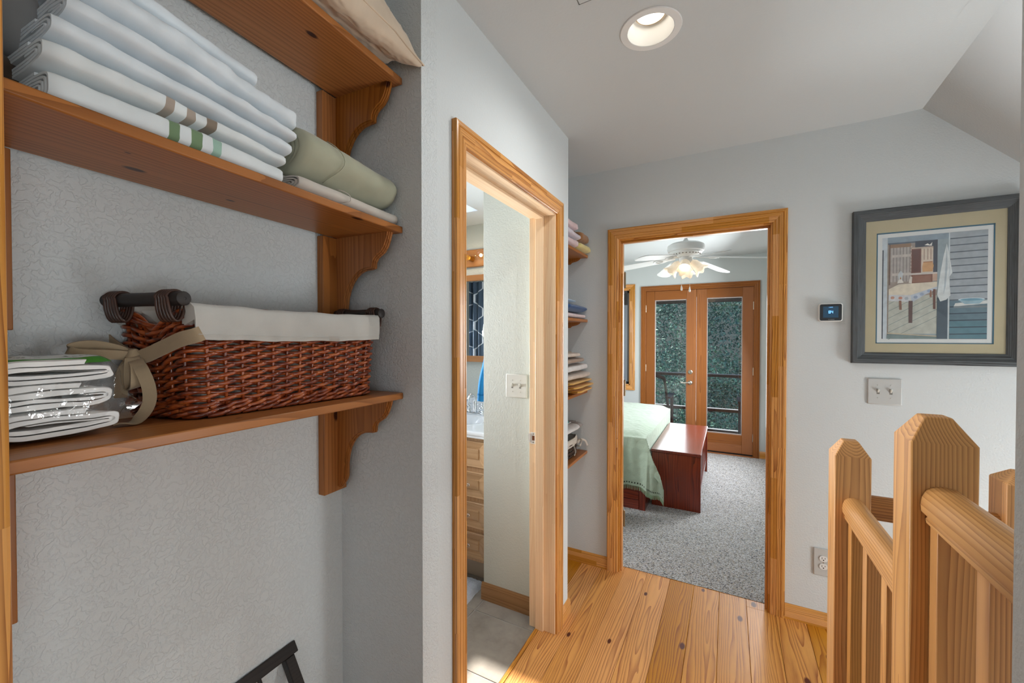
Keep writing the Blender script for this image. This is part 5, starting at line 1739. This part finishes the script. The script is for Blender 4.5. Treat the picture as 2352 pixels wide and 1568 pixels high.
for k in range(74):
    p = -1.05 + 1.32 * k / 74
    a = cover(p, drop(p) - .030); b = cover(p + .008, drop(p) - .030); c = cover(p + .008, drop(p) - .019); d = cover(p, drop(p) - .019)
    o_ = Vector((.0012, -.0025, 0))
    mb.add([a + o_, b + o_, c + o_, d + o_], [(0, 1, 2, 3)])
ey = mb.build('eyelets', plain('eyelet_dark', (48, 58, 48), .9), cv); ey['kind'] = 'stuff'

bn = empty('bench', (-.385, 4.24, 0), 'cherry wood bench with slatted sides at the foot of the bed', 'bench')
B0, B1, BY0, BY1, BHt = -.584, -.190, 3.650, 4.835, .484
MB().box(B0, B1, BY0 - .012, BY1 + .012, BHt - .024, BHt).build('top', CHERTOP, bn, bevel=.006, seg=3)
for y in (BY0, BY1 - .028):
    MB().add([(B0 + .004 + a * .0, y + c, z) for z in (.0015,) for c in (0, .028) for a in (0,)] , []) if False else None
    mb = MB().box(B0 + .006, B1 - .016, y, y + .028, .0015, BHt - .0245)
    mb.build('end_panel', CHERZ, bn, bevel=.003)
    MB().box(B1 - .0165, B1 - .004, y - .001, y + .029, .0015, BHt - .0245).build('edge_strip', CHERZ, bn, bevel=.002)
for x in (B1 - .030, B0 + .012):
    bx('apron', x, x + .016, BY0 + .028, BY1 - .028, BHt - .085, BHt - .0245, CHERTOP, bn, .002)
    bx('bottom_rail', x, x + .016, BY0 + .028, BY1 - .028, .10, .15, CHERTOP, bn, .002)
    for k in range(9):
        y = BY0 + .10 + (BY1 - BY0 - .2) * k / 8
        bx('slat', x + .003, x + .013, y - .02, y + .02, .15, BHt - .085, CHERZ, bn, .0015)
bx('lower_shelf', B0 + .028, B1 - .030, BY0 + .028, BY1 - .028, .115, .133, CHERTOP, bn)

# ceiling fan
FCX, FCY, FZ = -.342, 3.95, 2.43
fn = empty('ceiling_fan', (FCX, FCY, FZ), 'white bedroom ceiling fan with a light kit of frosted tulip shades', 'ceiling fan')
MB().lathe([(.0, 0), (.068, 0), (.066, -.02), (.045, -.055), (.024, -.066), (0, -.066)], (FCX, FCY, FZ), 32).build('canopy', WHITE, fn, smooth=40)
MB().tube([(FCX, FCY, FZ - .06), (FCX, FCY, FZ - .15)], .0135, 14).build('downrod', WHITE, fn, smooth=60)
MB().lathe([(.0, .0), (.020, 0), (.024, -.016), (.06, -.026), (.125, -.036), (.152, -.052), (.157, -.082), (.150, -.106), (.138, -.113), (.136, -.120), (.120, -.134), (.085, -.150), (.05, -.156), (0, -.156)], (FCX, FCY, FZ - .118), 44).build('motor_housing', WHITE, fn, smooth=35)
mb = MB()
for k in range(26):
    a = 2 * PI * k / 26
    mb.ball((FCX + .118 * math.cos(a), FCY + .118 * math.sin(a), FZ - .2535), .0062, .0062, .004, 8, 5)
vh = mb.build('vent_holes', plain('vent_shadow', (130, 118, 108), .8), fn, smooth=180); vh['kind'] = 'stuff'
BLADE = plain('blade_white', (226, 228, 228), .45)
for ang in (-88, -38, 33, 88, 158, 214):
    a = math.radians(ang + 28)
    Mr = Matrix.Translation((FCX, FCY, FZ - .268)) @ Matrix.Rotation(a, 4, 'Z') @ Matrix.Rotation(math.radians(7.5), 4, 'Y')
    Mp = Mr @ Matrix.Rotation(math.radians(11), 4, 'X')
    # blade outline, rounded tip
    out = [(.19, -.050), (.23, -.058)] + [(.19 + .40, -.066)] + [(.59 + .072 * math.sin(t), -.066 * math.cos(t)) for t in [PI * q / 14 for q in range(1, 14)]] + [(.59, .066), (.23, .058), (.19, .050)]
    mb = MB().prism(out, -.003, .003, lambda p, q, d: Mp @ Vector((p, q, d)))
    bl = mb.build('blade', BLADE, fn, bevel=.001)
    mb = MB()
    mb.prism([(.09, -.016), (.15, -.014), (.175, -.030), (.205, -.042), (.25, -.040), (.27, -.022), (.275, 0), (.27, .022), (.25, .040), (.205, .042), (.175, .030), (.15, .014), (.09, .016)], -.009, -.0035, lambda p, q, d: Mp @ Vector((p, q, d)))
    mb.tube([Mp @ Vector((.225 + .030 * math.cos(t), .022 * math.sin(t), -.0105)) for t in [2 * PI * q / 20 for q in range(20)]], .003, 6, closed=True)
    mb.build('blade_arm', WHITE, bl, smooth=30)
MB().lathe([(.0, 0), (.052, 0), (.056, -.01), (.056, -.046), (.044, -.060), (.02, -.066), (0, -.066)], (FCX, FCY, FZ - .270), 28).build('light_hub', WHITE, fn, smooth=40)
SHD = NT('frosted_glass')
SHD.b.inputs['Base Color'].default_value = lin('#f0e6d6')
SHD.b.inputs['Roughness'].default_value = .5
SHD.b.inputs['Transmission Weight'].default_value = .0
SHD.b.inputs['Emission Color'].default_value = lin('#ffdfb8')
SHD.b.inputs['Emission Strength'].default_value = .22
SHD.b.inputs['Subsurface Weight'].default_value = 0
BLB2 = plain('fan_bulb_glow', (255, 232, 200), .5, emit=7)
for k in range(4):
    a = math.radians(28 - 130 + 90 * k + 12)
    d = Vector((math.cos(a), math.sin(a), -1.05)).normalized()
    Mk = M_ax(d)
    c = Vector((FCX + .045 * math.cos(a), FCY + .045 * math.sin(a), FZ - .312))
    prof = [(.018, .0), (.026, .012), (.038, .030), (.041, .052), (.040, .072), (.046, .098), (.062, .122), (.066, .126)]
    mb = MB()
    nn = 36
    def sh(u, v, prof=prof, c=c, Mk=Mk):
        t = v * (len(prof) - 1); i = min(int(t), len(prof) - 2); f = t - i
        r = prof[i][0] * (1 - f) + prof[i + 1][0] * f; z = prof[i][1] * (1 - f) + prof[i + 1][1] * f
        th_ = 2 * PI * u
        r *= 1 + .10 * v ** 3 * math.cos(6 * th_) + .018 * math.sin(18 * th_ + 9 * v) * v
        z += .010 * v ** 4 * math.cos(6 * th_)
        return c + Mk @ Vector((r * math.cos(th_), r * math.sin(th_), z))
    mb.grid(sh, nn, 21, cu=True)
    sd = mb.build('tulip_shade', SHD.mat, fn, smooth=180)
    so = sd.modifiers.new('thick', 'SOLIDIFY'); so.thickness = .003
    MB().lathe([(0, -.01), (.020, -.008), (.021, .010), (0, .012)], c, 16, Mk).build('socket', WHITE, fn, smooth=40)
    MB().ball(c + Mk @ Vector((0, 0, .055)), .022, .022, .030, 14, 10, M=Mk).build('bulb', BLB2, fn, smooth=180)
for (dx, dy, zb) in ((-.032, -.02, .0), (.032, .02, -.012)):
    zt_ = FZ - .330; zl = 1.905 + zb
    mb = MB().tube([(FCX + dx, FCY + dy, zt_), (FCX + dx, FCY + dy, zl)], .0012, 6)
    ch = mb.build('pull_chain', plain('chain_ivory', (216, 208, 196), .4), fn, smooth=60)
    MB().lathe([(0, 0), (.003, -.002), (.0065, -.018), (.0085, -.036), (.006, -.046), (0, -.048)], (FCX + dx, FCY + dy, zl), 14).build('pull_knob', WHITE, ch, smooth=60)

# French doors (door_3)
d3 = empty('door_3', (-.36, YB, 0), kind='structure')
casing_set(d3, None, None, None, (-.972, .262), 2.045, lambda a, z, q: (a, YB - q, z), matv=FIRZ, math_=FIRX)
bx('jamb', -.985, -.974, YB - .001, 5.75, 0, 2.055, FIRZ, d3); bx('jamb', .263, .28, YB - .001, 5.75, 0, 2.055, FIRZ, d3); bx('jamb', -.985, .28, YB - .001, 5.75, 2.044, 2.057, FIRX, d3)
bx('threshold', -.974, .263, YB - .03, 5.76, .0, .012, FIRX, d3, .003)
bx('door_gap_shade', -.972, .262, YB + .004, YB + .03, .012, .026, DARK, d3)  # dark strip painted in for the shaded gap under the doors
def french_leaf(x0, x1, gx0, gx1, gz0, gz1):
    y0, y1 = YB + .004, YB + .048
    lf = bx('door_leaf', x0, gx0, y0, y1, .027, 2.041, FIRZ, d3, .002)
    bx('stile', gx1, x1, y0, y1, .027, 2.041, FIRZ, lf, .002)
    bx('rail', gx0 + .0002, gx1 - .0002, y0 + .0006, y1 - .0006, gz1, 2.041, FIRX, lf, .002)
    bx('rail', gx0 + .0002, gx1 - .0002, y0 + .0006, y1 - .0006, .027, gz0 * .52, FIRX, lf, .002)
    bx('rail', gx0 + .0002, gx1 - .0002, y0 + .0004, y1 - .0006, gz0 * .52, gz0, FIRX, lf, .002)
    b = .009
    mb = MB()
    for (a, c, d, e) in ((gx0, gx1, gz1 - b, gz1), (gx0, gx1, gz0, gz0 + b), (gx0, gx0 + b, gz0 + b, gz1 - b), (gx1 - b, gx1, gz0 + b, gz1 - b)):
        mb.box(a, c, y0 + .010, y1 - .01, d, e)
    gb = mb.build('glazing_bead', plain('bead_grey', (158, 142, 134), .5), lf)
    bx('pane', gx0 + .002, gx1 - .002, y0 + .018, y0 + .024, gz0 + .002, gz1 - .002, GLASS, lf)
    return lf
lf1 = french_leaf(-.972, -.3605, -.862, -.474, .250, 1.925)
lf2 = french_leaf(-.3575, .261, -.241, .148, .250, 1.930)
hx = -.428
MB().lathe([(0, 0), (.028, 0), (.027, .006), (.020, .010), (.018, .018), (0, .020)], (hx, YB + .004, .995), 24, M_ax((0, -1, 0))).build('deadbolt', NICKEL, lf1, smooth=40)
mb = MB().lathe([(0, 0), (.030, 0), (.029, .006), (.021, .011), (.012, .016), (.011, .045), (0, .046)], (hx, YB + .004, .860), 24, M_ax((0, -1, 0)))
mb.tube(spline([(hx, YB - .038, .860), (hx - .03, YB - .045, .862), (hx - .07, YB - .044, .856), (hx - .10, YB - .040, .862), (hx - .112, YB - .038, .872)], 6), [.008] * 8 + [.007] * 10 + [.005] * 7, 10)
mb.build('lever_handle', NICKEL, lf1, smooth=50)
for (xh, l) in ((-.9735, lf1), (.2625, lf2)):
    for zc in (1.815, 1.03, .235):
        MB().tube([(xh, YB - .002, zc - .046), (xh, YB - .002, zc + .046)], .0072, 12).build('hinge', NICKEL, l, smooth=60)

# windows of the bedroom
SASH = plain('bronze_sash', (60, 58, 58), .4)
def window(name, axis, w0, w1, z0, z1, plane, inward, depth):
    r = empty(name, (0, 0, 0), kind='structure')
    if axis == 'X':
        mp = lambda a, z, q: (a, plane + inward * q, z)
    else:
        mp = lambda a, z, q: (plane + inward * q, a, z)
    prof = casing_profile(); n = len(prof)
    cs = [(w0, z0), (w1, z0), (w1, z1), (w0, z1)]
    sg = [(-1, -1), (1, -1), (1, 1), (-1, 1)]
    for i in range(4):
        j = (i + 1) % 4
        vs = [mp(cs[i][0] + sg[i][0] * p, cs[i][1] + sg[i][1] * p, q) for p, q in prof] + [mp(cs[j][0] + sg[j][0] * p, cs[j][1] + sg[j][1] * p, q) for p, q in prof]
        MB().add(vs, [tuple(range(n)), tuple(range(n, 2 * n))] + [(k, (k + 1) % n, n + (k + 1) % n, n + k) for k in range(n)]).build('casing', (CASX if axis == 'X' else CASY) if i % 2 == 0 else CASZ, r, smooth=30)
    def bar(a0, a1, c0, c1, d0, d1, m, nm, par=r):
        P = [mp(a, c, -d) for d in (d0, d1) for c in (c0, c1) for a in (a0, a1)]
        return MB().add(P, [(0, 2, 3, 1), (4, 5, 7, 6), (0, 1, 5, 4), (2, 6, 7, 3), (0, 4, 6, 2), (1, 3, 7, 5)]).build(nm, m, par)
    t = .014
    for (a, b, c, d) in ((w0, w1, z0, z0 + t), (w0, w1, z1 - t, z1), (w0, w0 + t, z0, z1), (w1 - t, w1, z0, z1)):
        bar(a, b, c, d, 0, depth, CASZ, 'jamb')
    s = .03
    for (a, b, c, d) in ((w0 + t, w1 - t, z0 + t, z0 + t + s), (w0 + t, w1 - t, z1 - t - s, z1 - t), (w0 + t, w0 + t + s, z0 + t, z1 - t), (w1 - t - s, w1 - t, z0 + t, z1 - t)):
        bar(a, b, c, d, .04, .075, SASH, 'sash')
    bar(w0 + t + s, w1 - t - s, z0 + t + s, z1 - t - s, .055, .061, GLASS, 'pane')
    return r
window('window_1', 'X', -1.95, -1.180, .785, 2.085, YB, -1, .125)
window('window_2', 'Y', 4.16, 5.29, .755, 2.035, .43, -1, .09)

# ------------------------------------------------------------------ outside: deck, roof edge, chairs, woodland
DKF = NT('deck_mat')
vv = DKF.obj()
nn_ = DKF.noise(vv, 240, 3, .7).outputs[0]
DKF.l(DKF.ramp(nn_, [(.35, lin('#2c2e32')), (.55, lin('#505256')), (.7, lin('#6a6a6a'))]), DKF.b.inputs['Base Color'])
DKF.b.inputs['Roughness'].default_value = 1
struct(bx('deck_floor', -4, 3, 5.76, 7.42, -.20, -.115, DKF.mat))
dr = empty('deck_railing', (-.3, 7.34, -.115), 'dark brown deck railing with three horizontal rails beyond the French doors', 'railing')
for (z0, z1) in ((.795, .838), (.240, .285), (-.098, -.050)):
    MB().box(-4, 3, 7.30, 7.36, z0, z1).build('rail', DECKW, dr, bevel=.004)
    MB().box(-4, 3, 7.292, 7.368, z1, z1 + .006).build('rail_highlight', plain('rail_highlight_grey', (150, 154, 156), .5) if z0 > .7 else bpy.data.materials['rail_highlight_grey'], dr)  # pale strip painted in for the highlight along each rail top
for x in (-3.9, -1.62, 1.3, 2.9):
    MB().box(x - .05, x + .05, 7.305, 7.355, -.115, .83).build('post', DECKW, dr, bevel=.004)
struct(MB().add([(-4, 5.70, 2.72), (3, 5.70, 2.72), (3, 7.75, 2.16), (-4, 7.75, 2.16), (-4, 5.70, 2.80), (3, 5.70, 2.80), (3, 7.75, 2.26), (-4, 7.75, 2.26)], [(0, 1, 2, 3), (4, 7, 6, 5), (0, 4, 5, 1), (2, 6, 7, 3), (0, 3, 7, 4), (1, 5, 6, 2)]).build('roof_porch', DECKW))
pb = empty('roof_beam', (-.4, 7.33, 2.0), kind='structure')
bx('beam', -4, 3, 7.28, 7.40, 2.0, 2.26, DECKW, pb)
for x in (-1.62, 1.3):
    bx('beam_post', x - .055, x + .055, 7.285, 7.395, -.115, 2.0, plain('post_white', (205, 208, 208), .5) if x < 0 else bpy.data.materials['post_white'], pb)
CHB = plain('chair_brown', (64, 50, 42), .5, var=.15, vscale=20)
def patio_chair(cx, cy, label):
    r = empty('patio_chair', (cx, cy, -.115), label, 'chair', 'dark chairs on the deck')
    g = -.114
    for s in (-1, 1):
        pts = [(cx + s * .205, cy - .30, .84), (cx + s * .225, cy - .235, .62), (cx + s * .245, cy - .19, .40), (cx + s * .245, cy - .20, .20), (cx + s * .25, cy - .26, g)]
        MB().tube(spline(pts, 6), [.028] * 25, 8, flat=.7).build('back_post', CHB, r, smooth=60)
        MB().tube([(cx + s * .25, cy + .22, .53), (cx + s * .25, cy + .23, g)], .024, 8).build('leg', CHB, r, smooth=60)
        MB().box(cx + s * .25 - .04, cx + s * .25 + .04, cy - .24, cy + .27, .53, .555).build('arm', CHB, r, bevel=.008)
    MB().tube(spline([(cx - .205, cy - .30, .83), (cx - .10, cy - .315, .868), (cx, cy - .318, .876), (cx + .10, cy - .315, .868), (cx + .205, cy - .30, .83)], 6), .026, 8, flat=1.0).build('top_rail', CHB, r, smooth=60)
    MB().box(cx - .24, cx + .24, cy - .20, cy + .25, .275, .305).build('seat', CHB, r, bevel=.01)
    for k in range(1):
        MB().tube([(cx, cy - .225, .31), (cx, cy - .312, .86)], .05, 8, flat=.25).build('splat', CHB, r, smooth=60)
    return r
patio_chair(-1.035, 6.62, 'dark brown patio chair with an open back, seen through the left glass door')
patio_chair(.405, 6.62, 'dark brown patio chair mostly hidden by the right door stile')
mb = MB()
def hill(u, v):
    x = -30 + 60 * u; y = 7.8 + 40 * v
    return (x, y, -2.6 - .15 * (y - 7.8) + max(0, y - 15) * .55 + .3 * nz(x * .3, y * .3))
struct(MB().grid(hill, 40, 30).build('ground_slope', plain('forest_floor', (20, 32, 28), 1.0, var=.3, vscale=1.5), smooth=180))
LEAF = NT('leaf')
v = LEAF.obj()
lr = LEAF.noise(v, 1.1, 3, .6).outputs[0]; lr2 = LEAF.noise(v, 22, 2).outputs[0]  # coarse noise puts clump shading and highlights into the leaf colour
LEAF.l(LEAF.ramp(LEAF.math('ADD', LEAF.math('MULTIPLY', lr, .7), LEAF.math('MULTIPLY', lr2, .3)), [(.34, lin('#17302e')), (.46, lin('#2a544c')), (.55, lin('#4a7a66')), (.66, lin('#86a982'))]), LEAF.b.inputs['Base Color'])
LEAF.b.inputs['Roughness'].default_value = .6
LEAF.b.inputs['Specular IOR Level'].default_value = .4
rnd = random.Random(11)
mb = MB()
vs, fs = [], []
clumps = []
for k in range(800):
    y = rnd.uniform(11.5, 16.5)
    x = rnd.uniform(-.20, .16) * y
    z = rnd.uniform(-3.5, 7.5)
    clumps.append((x, y, z, rnd.uniform(.35, .95)))
for (x, y, z, r) in clumps:
    for q in range(int(150 * r)):
        d = Vector((rnd.gauss(0, 1), rnd.gauss(0, 1), rnd.gauss(0, .7)))
        d = d.normalized() * r * rnd.uniform(.45, 1.0)
        c = Vector((x, y, z)) + d
        nrm = (d.normalized() + Vector((rnd.gauss(0, .5), rnd.gauss(0, .5), .5 + rnd.gauss(0, .4)))).normalized()
        a = nrm.orthogonal().normalized()
        a.rotate(Matrix.Rotation(rnd.uniform(0, 6.28), 3, nrm))
        b = nrm.cross(a)
        sz = rnd.uniform(.028, .058)
        n0 = len(vs)
        vs += [c - a * sz, c + b * sz * .5, c + a * sz, c - b * sz * .5]
        fs.append((n0, n0 + 1, n0 + 2, n0 + 3))
mb.add(vs, fs)
tag(mb.build('woodland_foliage', LEAF.mat), 'dense green woodland foliage beyond the deck', 'foliage', kind='stuff')
